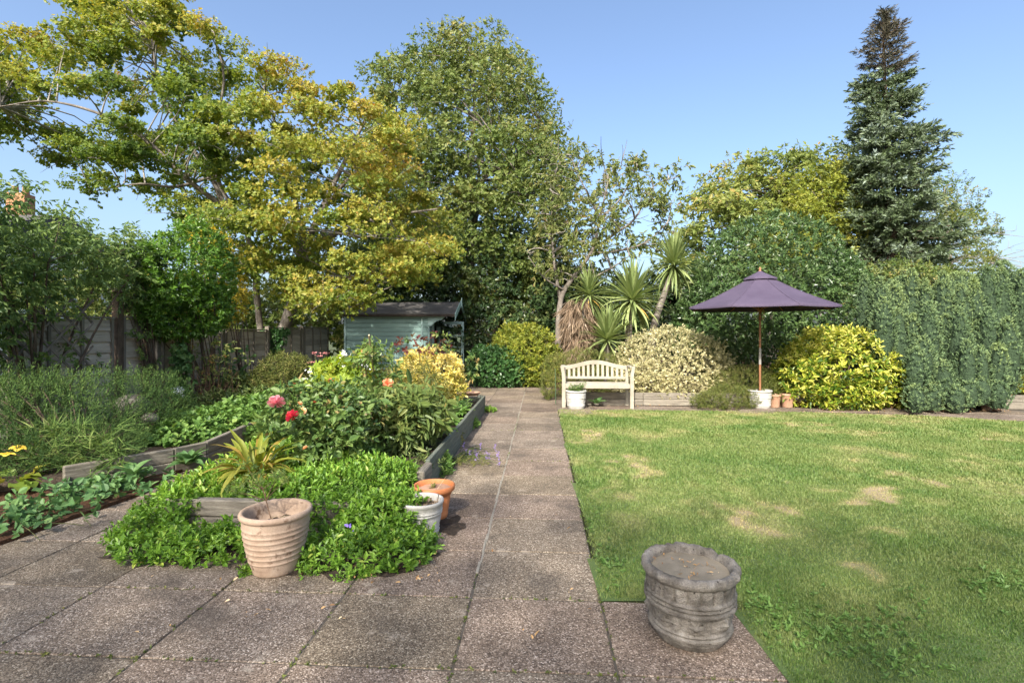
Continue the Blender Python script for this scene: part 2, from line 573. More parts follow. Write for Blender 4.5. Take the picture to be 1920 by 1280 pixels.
M['white_pot'] = surf_mat('pale_concrete', [(.25, (.30, .285, .25)), (.5, (.44, .425, .385)), (.8, (.56, .545, .50))], 7, bump=.3, bump_dist=.004,
                          spots=[(10, (.62, .76), (.26, .25, .21)), (50, (.66, .76), (.2, .19, .16))], fine=.08, fine_scale=120)
M['stone_pot'] = surf_mat('weathered_stone', [(.28, (.07, .06, .048)), (.45, (.175, .156, .13)), (.6, (.28, .252, .212)), (.8, (.46, .43, .37))], 11, detail=10, bump=.9, bump_dist=.012,
                          spots=[(38, (.62, .68), (.055, .048, .04)), (15, (.68, .73), (.55, .53, .47)), (6, (.60, .75), (.36, .335, .285))], fine=.2, fine_scale=160)
M['compost'] = surf_mat('pale_dry_compost', [(.3, (.20, .165, .11)), (.7, (.32, .27, .195))], 7, bump=.5, bump_dist=.006, rough=.5, fine=.1, fine_scale=200)
M['shed_board'] = surf_mat('blue_green_paint', [(.25, (.19, .30, .275)), (.55, (.245, .37, .34)), (.8, (.30, .43, .395))], 2.5, stretch=(1, 5, 8), bump=.12, bump_dist=.004, rough=.65, obj_rand=.06,
                           spots=[(5, (.66, .8), (.13, .19, .17))])
M['shed_trim'] = surf_mat('pale_blue_green_paint', [(.3, (.27, .40, .385)), (.7, (.35, .48, .46))], 5, bump=.1, bump_dist=.003, rough=.6)
M['shed_dark'] = surf_mat('dark_timber_inside', [(.3, (.03, .024, .02)), (.7, (.07, .055, .045))], 5, bump=.1)
M['felt'] = surf_mat('roofing_felt', [(.3, (.075, .070, .066)), (.7, (.135, .127, .12))], 3, bump=.4, bump_dist=.01, rough=.95, fine=.2, fine_scale=120)
M['glass'] = glass_mat()
M['iron'] = surf_mat('black_iron', [(.3, (.012, .013, .018)), (.7, (.03, .032, .04))], 20, bump=.1, rough=.5)
M['red_cloth'] = surf_mat('red_cloth', [(.3, (.22, .035, .022)), (.7, (.34, .07, .045))], 12, bump=.2)
M['render'] = surf_mat('white_render', [(.3, (.66, .65, .62)), (.7, (.78, .77, .74))], 3, bump=.2)
M['roof_tile'] = surf_mat('red_roof_tile', [(.3, (.20, .10, .06)), (.7, (.33, .18, .11))], 8, bump=.5)
M['brick'] = surf_mat('orange_brick', [(.3, (.30, .14, .07)), (.7, (.46, .25, .13))], 12, bump=.3)
M['cane'] = surf_mat('bamboo', [(.3, (.40, .30, .18)), (.7, (.58, .47, .31))], 10, bump=0)
M['green_cane'] = surf_mat('green_plastic', [(.3, (.10, .19, .10)), (.7, (.15, .25, .14))], 10, bump=0)
M['trellis'] = surf_mat('trellis_lath', [(.3, (.12, .098, .076)), (.7, (.24, .20, .16))], 5, bump=.2, obj_rand=.15)

# ------------------------------------------------------------------ foliage tools
DIAMOND = (np.array([(0, 0, 0), (.42, -.5, .10), (1, 0, -.06), (.42, .5, .10)], float), np.array([(0, 1, 2), (0, 2, 3)]))
LEAF = (np.array([(0, 0, 0), (.3, -.45, .09), (.66, -.40, .05), (1, 0, -.10), (.66, .40, .05), (.3, .45, .09)], float),
        np.array([(0, 1, 2), (0, 2, 3), (0, 3, 4), (0, 4, 5)]))
PALM = (np.array([(0, 0, 0), (.18, -.62, -.04), (.34, -.2, .03), (.72, -.52, -.06), (.62, -.14, .03), (1, 0, -.12), (.62, .14, .03), (.72, .52, -.06), (.34, .2, .03), (.18, .62, -.04)], float),
        np.array([(0, 1, 2), (2, 3, 4), (0, 2, 4), (4, 5, 6), (0, 4, 6), (6, 7, 8), (0, 6, 8), (8, 9, 0)]))
NEEDLE = (np.array([(0, 0, 0), (.5, -.5, .05), (1, 0, 0), (.5, .5, .05)], float), np.array([(0, 1, 2), (0, 2, 3)]))
BLADE = (np.array([(0, -.5, 0), (0, .5, 0), (1, 0, -.05)], float), np.array([(0, 1, 2)]))

def place(tpl, p, t, b, n, L, lw):
    TV, TF = tpl
    L = np.asarray(L)[:, None, None]
    lw = np.broadcast_to(np.asarray(lw, float), (len(p),))[:, None, None]
    V = p[:, None] + L * (TV[None, :, 0:1] * t[:, None] + lw * TV[None, :, 1:2] * b[:, None] + TV[None, :, 2:3] * n[:, None])
    k = len(TV)
    Fx = (TF[None] + (np.arange(len(p)) * k)[:, None, None]).reshape(-1, TF.shape[1])
    return V.reshape(-1, 3), Fx

def sprigs(rng, pos, axis, k, slen, llen, spread=1.05, droop=.25, var=.3):
    """k leaves in a spiral round each short twig; returns leaf frames and the twig index"""
    n = len(pos)
    axis = norm(axis)
    a = np.where((np.abs(axis[:, 2]) < .9)[:, None], np.array([[0, 0, 1.0]]), np.array([[1.0, 0, 0]]))
    e1 = norm(np.cross(a, axis)); e2 = np.cross(axis, e1)
    slen = np.broadcast_to(np.asarray(slen, float), (n,)) * rng.uniform(.6, 1.3, n)
    i = np.arange(k)
    frac = (i + .6) / k
    ang = i[None] * 2.4 + rng.random((n, 1)) * 6.283 + rng.normal(0, .35, (n, k))
    rad = e1[:, None] * np.cos(ang)[..., None] + e2[:, None] * np.sin(ang)[..., None]
    p = pos[:, None] + axis[:, None] * (slen[:, None] * frac[None])[..., None]
    op = spread * (1.05 - .55 * frac)[None] + rng.normal(0, .15, (n, k))
    t = axis[:, None] * np.cos(op)[..., None] + rad * np.sin(op)[..., None]
    t[..., 2] -= droop * rng.uniform(.4, 1.5, (n, k))
    t = norm(t)
    nr = axis[:, None] * np.sin(op)[..., None] - rad * np.cos(op)[..., None] + rng.normal(0, .22, (n, k, 3))
    nr = norm(nr - t * (nr * t).sum(-1, keepdims=True))
    b = np.cross(nr, t)
    L = llen * np.clip(1 + rng.normal(0, var, (n, k)), .4, 1.8)
    ii = np.repeat(np.arange(n), k)
    return p.reshape(-1, 3), t.reshape(-1, 3), b.reshape(-1, 3), nr.reshape(-1, 3), L.ravel(), ii

def shell(rng, ells, n, amp=.14, freq=2.2, inner=.22, zmin=.03, up=0.0, jit=.04):
    cs = np.array([e[0] for e in ells]); rs = np.array([e[1] for e in ells])
    w = rs[:, 0] * rs[:, 2] + rs[:, 0] * rs[:, 1] + rs[:, 1] * rs[:, 2]
    w = w / w.sum()
    outP, outN, outI, got = [], [], [], 0
    for _ in range(40):
        m = int((n - got) * 1.9) + 60
        ix = rng.choice(len(ells), m, p=w)
        d = norm(rng.normal(size=(m, 3)))
        c, r = cs[ix], rs[ix]
        p0 = c + d * r
        lump = 1 + amp * (2 * noise3(p0 * freq + 31.7) - 1) + amp * .5 * (2 * noise3(p0 * freq * 2.3 + 11.3) - 1)
        isin = rng.random(m) < inner
        f = lump * np.where(isin, rng.uniform(.55, .9, m), 1 + rng.normal(0, jit, m))
        p = c + d * r * f[:, None]
        ok = p[:, 2] > zmin
        for c2, r2 in zip(cs, rs):
            q = (((p - c2) / r2) ** 2).sum(1)
            ok &= (q > .72) | isin
        p, d, r, isin = p[ok], d[ok], r[ok], isin[ok]
        outP.append(p); outN.append(norm(d / r + np.array([0, 0, up]))); outI.append(isin)
        got += len(p)
        if got >= n: break
    return np.concatenate(outP)[:n], np.concatenate(outN)[:n], np.concatenate(outI)[:n]

def foliage(name, parent, mat, rng, pos, axis, k, slen, llen, lw, tpl=DIAMOND, spread=1.05, droop=.25, tint_fn=None,
            t0=.5, ts=.18, tl=.12, var=.3, kind=None):
    p, t, b, n, L, ii = sprigs(rng, pos, axis, k, slen, llen, spread, droop, var)
    V, Fx = place(tpl, p, t, b, n, L, lw)
    base = t0 + rng.normal(0, ts, len(pos))
    if tint_fn is not None:
        base = base + tint_fn(pos)
    tint = np.repeat(np.clip(base[ii] + rng.normal(0, tl, len(p)), 0, 1), len(tpl[0]))
    return part(name, V, Fx, mat, parent, tint=tint, kind=kind)

def patchy(freq, gain, off=0.0):
    return lambda p: gain * (2 * noise3(p * freq + 5.1 + off) - 1)

def stems_mb(rng, base, targets, r0=.012, r1=.004, sides=4, n=5, mid=.55):
    mb = MB()
    for q in targets:
        b = base + rng.normal(0, .05, 3) * np.array([1, 1, 0])
        m = b * (1 - mid) + q * mid; m[2] = b[2] + (q[2] - b[2]) * .7
        m = m + rng.normal(0, .04, 3)
        mb.tube(bez(b, m, q, n), np.linspace(r0, r1, n), sides, cap=False)
    return mb

def shrub(name, label, cat, ells, mat, n, k, slen, llen, lw, base=None, stem_mat='bark_brown', seed=1, tpl=DIAMOND, upaxis=.35, noise_axis=.45,
          spread=1.05, droop=.25, amp=.14, freq=2.2, inner=.22, tint_fn=None, t0=.5, ts=.18, tl=.12, n_stems=14, stem_r=.014, group=None, zmin=.03):
    rng = np.random.default_rng(seed)
    if base is None:
        c, r = ells[0]
        base = np.array([c[0], c[1], 0.0])
    base = np.asarray(base, float)
    o = root(name, base, 0, label, cat, group)
    pos, nrm, isin = shell(rng, ells, n, amp, freq, inner, zmin)
    axis = norm(nrm + np.array([0, 0, upaxis]) + rng.normal(0, noise_axis, (n, 3)))
    foliage('foliage', o, mat, rng, pos - axis * slen * .6, axis, k, slen, llen, lw, tpl, spread, droop, tint_fn, t0, ts, tl)
    tg = pos[rng.choice(n, min(n, n_stems * 3), replace=False)]
    cs = np.mean([e[0] for e in ells], 0)
    tg = cs + (tg - cs) * .85
    stems_mb(rng, base + np.array([0, 0, -.02]), tg[:n_stems * 2], stem_r, stem_r * .3).obj('stems', M[stem_mat], o)
    return o

# ------------------------------------------------------------------ trees
def crown_pads(rng, poly, d0, R, n, mind, holes=(), dfun=None, bias=.5, hmin=.25, inset=0):
    """pad centres filling a volume: the silhouette is given at distance d0, thickness grows away from its edge up to R"""
    poly = np.asarray(poly, float)
    lo, hi = poly.min(0), poly.max(0)
    pts = []
    tries = 0
    while len(pts) < n and tries < 60:
        tries += 1
        x = rng.uniform(lo[0], hi[0], 400); y = rng.uniform(lo[1], hi[1], 400)
        ok = in_poly(poly, x, y)
        for hx, hy, hrx, hry in holes:
            ok &= ((x - hx) / hrx) ** 2 + ((y - hy) / hry) ** 2 > 1
        x, y = x[ok], y[ok]
        e_px = edge_dist(poly, x, y)
        x, y, e_px = x[e_px > inset], y[e_px > inset], e_px[e_px > inset]
        e = e_px * d0 / F
        e = np.minimum(e, R)
        h = np.maximum(hmin, np.sqrt(e * (2 * R - e)))
        s = rng.uniform(-1, 1, len(x))
        s = np.sign(s) * np.abs(s) ** bias
        base = d0 if dfun is None else dfun(x, y)
        dd = base + h * s
        for a, b_, c_ in zip(x, y, dd):
            q = W(a, b_, c_)
            if all(((q - w) ** 2).sum() > mind * mind for w in pts):
                pts.append(q)
                if len(pts) >= n: break
    return np.array(pts)

def twigs(mb, rng, limb_pts, targets, r0, r1, sag=.0, sides=4, n=5):
    lp = np.asarray(limb_pts)
    for q in targets:
        dz = lp - q
        cost = (dz ** 2).sum(1) + 3.0 * np.maximum(0, lp[:, 2] - q[2] + .1) ** 2
        a = lp[cost.argmin()]
        m = (a + q) / 2 + rng.normal(0, .08, 3) * np.linalg.norm(q - a) + np.array([0, 0, .12 * np.linalg.norm(q - a) - sag])
        mb.tube(bez(a, m, q, n), np.linspace(r0, r1, n), sides, cap=False)

def pad_leaves(name, parent, mat, rng, pads, pr, pz, per, k, slen, llen, lw, center, tpl=DIAMOND, outw=.5, up=.35, spread=1.05, droop=.3,
               tint_fn=None, t0=.5, ts=.1, tl=.1, upper=.6, padt=.1, pvar=.3, fill=None):
    m = len(pads)
    idx = np.repeat(np.arange(m), per)
    d = norm(rng.normal(size=(len(idx), 3)))
    flip = (d[:, 2] < 0) & (rng.random(len(idx)) < upper)
    d[flip, 2] *= -1
    sz = np.clip(1 + rng.normal(0, pvar, m), .5, 1.7)[idx]
    rr = rng.random(len(idx)) ** .4
    off = d * np.array([pr, pr, pz]) * (rr * sz)[:, None]
    pos = pads[idx] + off
    axis = norm(d * np.array([1, 1, .7]) + outw * norm(pads[idx] - center) + np.array([0, 0, up]) + rng.normal(0, .4, (len(idx), 3)))
    pt = rng.normal(0, padt, m)[idx]
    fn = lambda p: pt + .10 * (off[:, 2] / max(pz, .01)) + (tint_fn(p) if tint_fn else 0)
    if fill is not None:
        fp, fa = fill
        pos = np.vstack([pos, fp]); axis = np.vstack([axis, fa])
        pt = np.concatenate([pt, np.zeros(len(fp))]); off = np.vstack([off, np.zeros((len(fp), 3))])
    return foliage(name, parent, mat, rng, pos, axis, k, slen, llen, lw, tpl, spread, droop, fn, t0, ts, tl)

# leaf colours (what the leaf itself has; light and shade come from the sun)
M['maple_leaf'] = leaf_mat('maple_leaf', [(0, (.055, .10, .018)), (.3, (.135, .185, .03)), (.55, (.25, .255, .045)), (.8, (.345, .265, .055)), (1, (.36, .18, .055))], .4)
M['birch_leaf'] = leaf_mat('olive_leaf', [(0, (.045, .08, .018)), (.45, (.11, .148, .034)), (.8, (.165, .18, .055)), (1, (.25, .21, .065))], .3)
M['evergreen_leaf'] = leaf_mat('dark_evergreen_leaf', [(0, (.016, .038, .014)), (.5, (.042, .075, .024)), (.85, (.10, .135, .045)), (1, (.17, .18, .07))], .15, rough=.38, spec=.5)
M['cherry_leaf'] = leaf_mat('cherry_leaf', [(0, (.07, .10, .026)), (.5, (.155, .185, .055)), (.85, (.25, .235, .085)), (1, (.28, .18, .07))], .32)
M['chestnut_leaf'] = leaf_mat('chestnut_leaf', [(0, (.07, .105, .022)), (.5, (.165, .20, .045)), (.8, (.25, .24, .065)), (1, (.27, .16, .045))], .32)
M['golden_leaf'] = leaf_mat('golden_green_leaf', [(0, (.08, .12, .02)), (.5, (.19, .22, .03)), (1, (.30, .29, .05))], .32)
M['spruce_needle'] = leaf_mat('spruce_needle', [(0, (.035, .056, .024)), (.45, (.085, .118, .05)), (.75, (.15, .19, .125)), (1, (.21, .26, .22))], .08)
M['spruce_top'] = leaf_mat('spruce_top', [(0, (.03, .035, .022)), (.5, (.075, .07, .045)), (1, (.15, .12, .085))], .08)
M['yew_needle'] = leaf_mat('yew_needle', [(0, (.045, .08, .04)), (.5, (.12, .178, .085)), (.85, (.20, .255, .105)), (1, (.19, .25, .09))], .12, rough=.75, spec=.15)
M['laurel_leaf'] = leaf_mat('laurel_leaf', [(0, (.028, .06, .018)), (.5, (.062, .11, .033)), (.85, (.10, .15, .05)), (1, (.15, .19, .09))], .18, rough=.34, spec=.5)
M['cream_leaf'] = leaf_mat('cream_leaf', [(0, (.11, .125, .05)), (.35, (.29, .275, .13)), (.7, (.47, .43, .24)), (1, (.60, .56, .37))], .25)
M['yellow_leaf'] = leaf_mat('yellow_splashed_leaf', [(0, (.045, .095, .012)), (.35, (.15, .21, .02)), (.6, (.34, .35, .045)), (1, (.52, .50, .13))], .28, rough=.4)
M['pale_yellow_leaf'] = leaf_mat('pale_yellow_leaf', [(0, (.10, .14, .025)), (.3, (.34, .31, .06)), (.6, (.58, .49, .12)), (1, (.74, .66, .30))], .28)
M['privet_leaf'] = leaf_mat('bright_evergreen_leaf', [(0, (.03, .075, .012)), (.5, (.085, .175, .022)), (.9, (.13, .22, .03)), (1, (.36, .31, .04))], .25, rough=.36, spec=.5)
M['flame_leaf'] = leaf_mat('golden_autumn_leaf', [(0, (.13, .16, .02)), (.4, (.33, .29, .035)), (1, (.56, .43, .06))], .35)
M['vine_leaf'] = leaf_mat('vine_leaf', [(0, (.05, .095, .03)), (.5, (.125, .19, .05)), (.9, (.19, .24, .065)), (1, (.26, .26, .08))], .35)
M['needle_shrub'] = leaf_mat('fine_shrub_leaf', [(0, (.026, .056, .02)), (.5, (.072, .125, .035)), (.9, (.145, .21, .055)), (1, (.2, .24, .08))], .22, rough=.8, spec=.1)
M['vinca_leaf'] = leaf_mat('bright_ground_leaf', [(0, (.04, .09, .012)), (.45, (.115, .225, .026)), (.85, (.20, .33, .045)), (1, (.30, .36, .07))], .3, rough=.42)
M['bind_leaf'] = leaf_mat('creeper_leaf', [(0, (.035, .08, .03)), (.5, (.075, .155, .05)), (1, (.14, .23, .075))], .3)
M['geranium_leaf'] = leaf_mat('geranium_leaf', [(0, (.04, .09, .02)), (.5, (.105, .195, .04)), (1, (.2, .28, .07))], .3)
M['rose_leaf'] = leaf_mat('rose_leaf', [(0, (.03, .07, .02)), (.5, (.09, .15, .036)), (.85, (.14, .19, .05)), (1, (.27, .2, .08))], .25, rough=.4, spec=.45)
M['peony_leaf'] = leaf_mat('peony_leaf', [(0, (.05, .085, .025)), (.5, (.125, .17, .045)), (.85, (.22, .235, .075)), (1, (.32, .19, .06))], .28)
M['red_leaf'] = leaf_mat('dark_red_leaf', [(0, (.05, .018, .016)), (.5, (.13, .035, .03)), (1, (.17, .11, .05))], .3)
M['lime_leaf'] = leaf_mat('lime_leaf', [(0, (.09, .14, .02)), (.5, (.22, .30, .035)), (1, (.44, .42, .07))], .35)
M['heath_leaf'] = leaf_mat('heath_leaf', [(0, (.05, .075, .018)), (.5, (.125, .145, .038)), (1, (.23, .20, .075))], .2, spec=.15)
M['ivy_leaf'] = leaf_mat('ivy_leaf', [(0, (.016, .05, .014)), (.5, (.04, .10, .026)), (1, (.09, .17, .05))], .18, rough=.38, spec=.5)
M['palm_leaf'] = leaf_mat('palm_strap', [(0, (.075, .11, .035)), (.5, (.18, .23, .08)), (.85, (.31, .35, .15)), (1, (.42, .30, .09))], .2, rough=.45)
M['dead_leaf'] = leaf_mat('dead_strap', [(0, (.09, .06, .035)), (.5, (.19, .135, .088)), (1, (.31, .235, .16))], .15)
M['orange_strap'] = leaf_mat('dying_strap', [(0, (.42, .22, .04)), (1, (.58, .40, .10))], .2)
M['fern_leaf'] = leaf_mat('strap_fern', [(0, (.09, .12, .016)), (.5, (.19, .21, .03)), (.85, (.32, .30, .05)), (1, (.30, .19, .05))], .35)
M['grass_blade'] = leaf_mat('grass_blade', [(0, (.05, .12, .02)), (.3, (.14, .188, .05)), (.55, (.215, .23, .085)), (.8, (.33, .28, .12)), (1, (.40, .32, .18))], .3, rough=.55)
M['lawn_weed'] = leaf_mat('lawn_weed', [(0, (.07, .145, .03)), (1, (.135, .22, .055))], .3)
M['litter'] = leaf_mat('fallen_leaf', [(0, (.22, .12, .05)), (.5, (.42, .26, .11)), (1, (.56, .44, .26))], .15)
M['lavender'] = leaf_mat('lavender_flower', [(0, (.16, .11, .28)), (1, (.32, .24, .46))], .2)
M['white_petal'] = leaf_mat('white_petal', [(0, (.66, .66, .64)), (1, (.82, .82, .8))], .2)
M['sedum_head'] = leaf_mat('dusty_pink_head', [(0, (.34, .13, .12)), (1, (.55, .27, .25))], .2)
M['violet_petal'] = leaf_mat('violet_petal', [(0, (.17, .10, .46)), (1, (.27, .19, .62))], .2)

# ------------------------------------------------------------------ the ground
def sheet(name, pts, z, mat, label, cat='ground', kind='structure', thick=0.0):
    mb = MB()
    n = len(pts)
    V = [(x, y, z) for x, y in pts] + ([(x, y, z - thick) for x, y in pts] if thick else [])
    Fs = [tuple(range(n))]
    if thick:
        for i in range(n):
            j = (i + 1) % n
            Fs.append((i, i + n, j + n, j))
    mb.add(V, Fs)
    return tag(mb.obj(name, mat), label, cat, None, kind)

M['field'] = surf_mat('rough_ground', [(.3, (.045, .05, .02)), (.6, (.085, .10, .035)), (.8, (.13, .12, .06))], .8, detail=10, bump=.6, bump_dist=.05)
sheet('ground', [(-400, -400), (400, -400), (400, 600), (-400, 600)], -.08, M['field'], 'rough open ground under and beyond the whole garden')

# paving: a mortar bed and every slab in it
PIT_V, PIT_U, U0 = .757, .645, 2.99
V0 = -.405
paving = sheet('paving', [tuple(PV(v, u)[:2]) for v, u in ((-9, -6), (1.3, -6), (1.3, 2.99), (.352, 2.99), (.352, 10.35), (9.8, 10.35), (9.8, 11.1), (2.2, 11.1), (.9, 15.2), (-4.2, 15.2), (-4.2, 9), (-9, 9))],
               -.008, M['mortar'], 'brown aggregate concrete paving of patio and garden path', 'paving')
ORG['paving'] = np.zeros(3)
rs = random.Random(3)
sv, sf = box_geo((PIT_V - .011, PIT_U - .010, .05), .004)
slab_me = make_mesh('slab', sv, sf, M['slab'])
def slab(v, u, sx=1.0, sy=1.0):
    c = PV(v, u, -.0265 + rs.uniform(-.0025, .0025))
    o = link('slab', slab_me, paving, c, (rs.uniform(-.002, .002), rs.uniform(-.002, .002), -PA + rs.uniform(-.004, .004)), (sx, sy, 1))
    return o
def col_c(k): return V0 + (k + .5) * PIT_V
def row_c(j): return U0 + (j + .5) * PIT_U
for j in range(-5, 0):                       # patio
    for k in range(-6, 2):
        slab(col_c(k), row_c(j))
for k in range(-6, 0): slab(col_c(k), row_c(0))
slab(col_c(0), row_c(0))
for j in range(1, 18):                       # path
    for k in (-1, 0):
        slab(col_c(k), row_c(j))
for j in range(1, 9):                        # side path between the beds
    for k in (-5, -4):
        slab(col_c(k), row_c(j))
for j in range(11, 18):                      # the wider part by the shed
    for k in (-4, -3, -2): slab(col_c(k), row_c(j))
for j in (12, 13, 14):
    slab(col_c(1), row_c(j))
for k in range(1, 13):                       # strip along the far edge of the lawn
    slab(col_c(k), 10.35 + .33)
for k in range(10, 14):
    for j in range(2): slab(col_c(k), 9.3 + j * .66)
# pale mortar between the two columns of path slabs, and two lines of the patio
mb = MB()
rng = np.random.default_rng(5)
for u in np.arange(3.3, 13.5, .16):
    w = rng.uniform(.010, .022)
    c = PV(V0 + rng.normal(0, .003), u + .08, -.0035)
    mb.box(c, (w, .163, .010), rotz(-PA + rng.normal(0, .02)), .002)
part('mortar_joint', np.concatenate(mb.V), mb.F, M['pale_mortar'], paving)

# lawn: the turf sheet and its blades
LE = .352
lawn_edge = [PV(LE + .02, 3.02), PV(LE + .02, 10.33), PV(3.2, 10.33), PV(5.2, 10.25), PV(7.2, 9.95), PV(8.6, 9.25), PV(14, 9.2), PV(14, -3), PV(1.12, -3), PV(1.12, 2.99)]
lawn_poly = np.array([(p[0], p[1]) for p in lawn_edge])
_bare = []
for px, py, rx, ry, g in ((1430, 972, 66, 20, 1.0), (1400, 985, 30, 14, .5), (1640, 934, 60, 12, .9), (1690, 902, 65, 15, .75), (1600, 1094, 55, 20, .75), (1515, 798, 45, 6, .9), (1850, 819, 50, 5, .7),
                          (1175, 866, 40, 12, .8), (1095, 815, 35, 10, .9), (1180, 888, 30, 8, .7), (1250, 925, 60, 22, .5), (1640, 868, 25, 6, .6), (1800, 955, 60, 9, .5), (1700, 1010, 60, 10, .5),
                          (1110, 905, 20, 30, .5), (1130, 1105, 18, 14, .9), (1320, 905, 80, 14, .35), (1900, 920, 60, 20, .5), (1760, 785, 120, 9, .6), (1650, 779, 120, 7, .7), (1150, 776, 90, 6, .7),
                          (1420, 779, 60, 6, .6), (1500, 1180, 40, 20, .35), (1760, 1160, 60, 20, .35), (1600, 812, 90, 5, .6), (1880, 870, 60, 12, .5)):
    c = P(px, py); a = P(px + rx, py); b = P(px, py - ry)
    _bare.append((c[0], c[1], abs(a[0] - c[0]), abs(b[1] - c[1]), g))
def dryness(x, y):
    p = np.stack([x, y, np.zeros_like(x)], -1)
    wob = p.copy()
    wob[..., 0] += .7 * (noise3(p * 2.1 + 3) - .5) + .35 * (noise3(p * 6 + 8) - .5)
    wob[..., 1] += .6 * (noise3(p * 2.1 + 17) - .5) + .30 * (noise3(p * 6 + 23) - .5)
    d = np.zeros_like(x)
    for cx, cy, rx, ry, g in _bare:
        q = ((wob[..., 0] - cx) / rx) ** 2 + ((wob[..., 1] - cy) / ry) ** 2
        d = np.maximum(d, .82 * g * (1 - sstep(0, 2.6, q)))
    d2 = sstep(.48, .80, noise3(p * .9 + 40) * .6 + noise3(p * 3.1 + 9) * .4) * .45
    d3 = sstep(.55, .8, noise3(p * 5.5 + 70)) * .25
    return np.clip(np.maximum(d * np.clip(.15 + 1.5 * noise3(p * 7.5 + 51), 0, 1.15), d2) + d3 * .6, 0, 1)
gx, gy = np.meshgrid(np.linspace(-.2, 15, 150), np.linspace(-3.2, 10.7, 150))
gx, gy = gx.ravel(), gy.ravel()
vi = np.arange(150 * 150).reshape(150, 150)
quads = np.stack([vi[:-1, :-1], vi[:-1, 1:], vi[1:, 1:], vi[1:, :-1]], -1).reshape(-1, 4)
cxy = np.stack([gx, gy], -1)[quads].mean(1)
quads = quads[in_poly(lawn_poly, cxy[:, 0], cxy[:, 1])]
use = np.unique(quads); rem = np.zeros(150 * 150, int); rem[use] = np.arange(len(use))
gz = .002 + .003 * noise3(np.stack([gx, gy, gx * 0], -1) * 1.3)
lawn_mat = tint_surface('turf', [(0, (.085, .135, .034)), (.35, (.135, .165, .048)), (.65, (.25, .21, .105)), (1, (.32, .245, .15))])
lawn = part('lawn', np.stack([gx, gy, gz], -1)[use], rem[quads], lawn_mat, None, True, dryness(gx, gy)[use])
tag(lawn, 'mown green lawn with dry straw patches beside the path', 'lawn', None, 'structure')

le = sheet('turf_edge', [tuple(np.array(p[:2])) for p in lawn_edge], -.003, M['field'], None, None, None, .05)
le.parent = lawn

def blades(rng, x, y, hgt, wid, lean=.55):
    n = len(x)
    z = np.full(n, .003)
    a = rng.uniform(0, 6.283, n)
    t = np.stack([np.cos(a) * lean * rng.uniform(.2, 1.4, n), np.sin(a) * lean * rng.uniform(.2, 1.4, n), np.ones(n)], -1)
    t = norm(t)
    b = norm(np.stack([-np.sin(a + rng.normal(0, .6, n)), np.cos(a), np.zeros(n)], -1))
    nn = np.cross(t, b)
    return place(BLADE, np.stack([x, y, z], -1), t, b, nn, hgt, wid / hgt)
rng = np.random.default_rng(11)
GV, GF, GT, gn = [], [], [], 0
for y0, y1, dens, hh, ww in ((2.0, 3.4, 21000, .0165, .0058), (3.4, 5.2, 11500, .020, .0085), (5.2, 7.6, 6000, .026, .013), (7.6, 10.4, 3900, .032, .020)):
    xm = y1 * 1.02 + 1.2
    n = int(dens * (y1 - y0) * xm)
    x = rng.uniform(.2, xm, n); y = rng.uniform(y0, y1, n)
    jx, jy = rng.normal(0, .018, n), rng.normal(0, .018, n)
    ok = in_poly(lawn_poly, x + jx, y + jy) & (x < y * 1.03 + 1.2)
    x, y = x[ok], y[ok]
    dr = dryness(x, y)
    keep = rng.random(len(x)) > sstep(.35, 1.0, dr) * .75
    x, y, dr = x[keep], y[keep], dr[keep]
    pz = np.stack([x, y, x * 0], -1)
    h = hh * rng.uniform(.5, 1.35, len(x)) * (1 - .45 * dr) * (.75 + .5 * noise3(pz * 1.7 + 3))
    V, Fx = blades(rng, x, y, h, ww * rng.uniform(.7, 1.3, len(x)))
    GV.append(V); GF.append(Fx + gn); gn += len(V)
    deep = .16 * (noise3(pz * .55 + 12) - .5) + .22 * (noise3(pz * 2.6 + 33) - .5)
    GT.append(np.repeat(np.clip(.22 + deep + dr * .55 + rng.normal(0, .075, len(x)), 0, 1), 3))
g = part('grass', np.concatenate(GV), np.concatenate(GF), M['grass_blade'], None, tint=np.concatenate(GT))
tag(g, 'short green grass blades growing over the lawn', 'grass', None, 'stuff')
print('grass tris', gn // 3)

# broad-leaved weeds in the near lawn and along its edge
rng = np.random.default_rng(12)
wp = []
for px, py, sx, sy, n in ((1500, 1170, 60, 28, 220), (1610, 1190, 50, 25, 160), (1860, 1095, 50, 16, 180), (1150, 1060, 25, 30, 110), (1680, 1240, 60, 20, 130), (1420, 1140, 16, 16, 70), (1700, 1150, 30, 20, 70), (1110, 985, 10, 30, 40)):
    for _ in range(n):
        q = P(px + rng.normal(0, sx), py + rng.normal(0, sy))
        if in_poly(lawn_poly, q[:1], q[1:2])[0]: wp.append(q)
wp = np.array(wp); wp[:, 2] = .012
ax = norm(np.array([[0, 0, 1.0]]) + rng.normal(0, .25, (len(wp), 3)))
w_ = foliage('lawn_weeds', None, M['lawn_weed'], rng, wp[::3], ax[::3], 6, .012, .022, .45, LEAF, 1.2, .15)
tag(w_, 'clumps of broad leaved weeds growing in the near lawn', 'weeds', None, 'stuff')

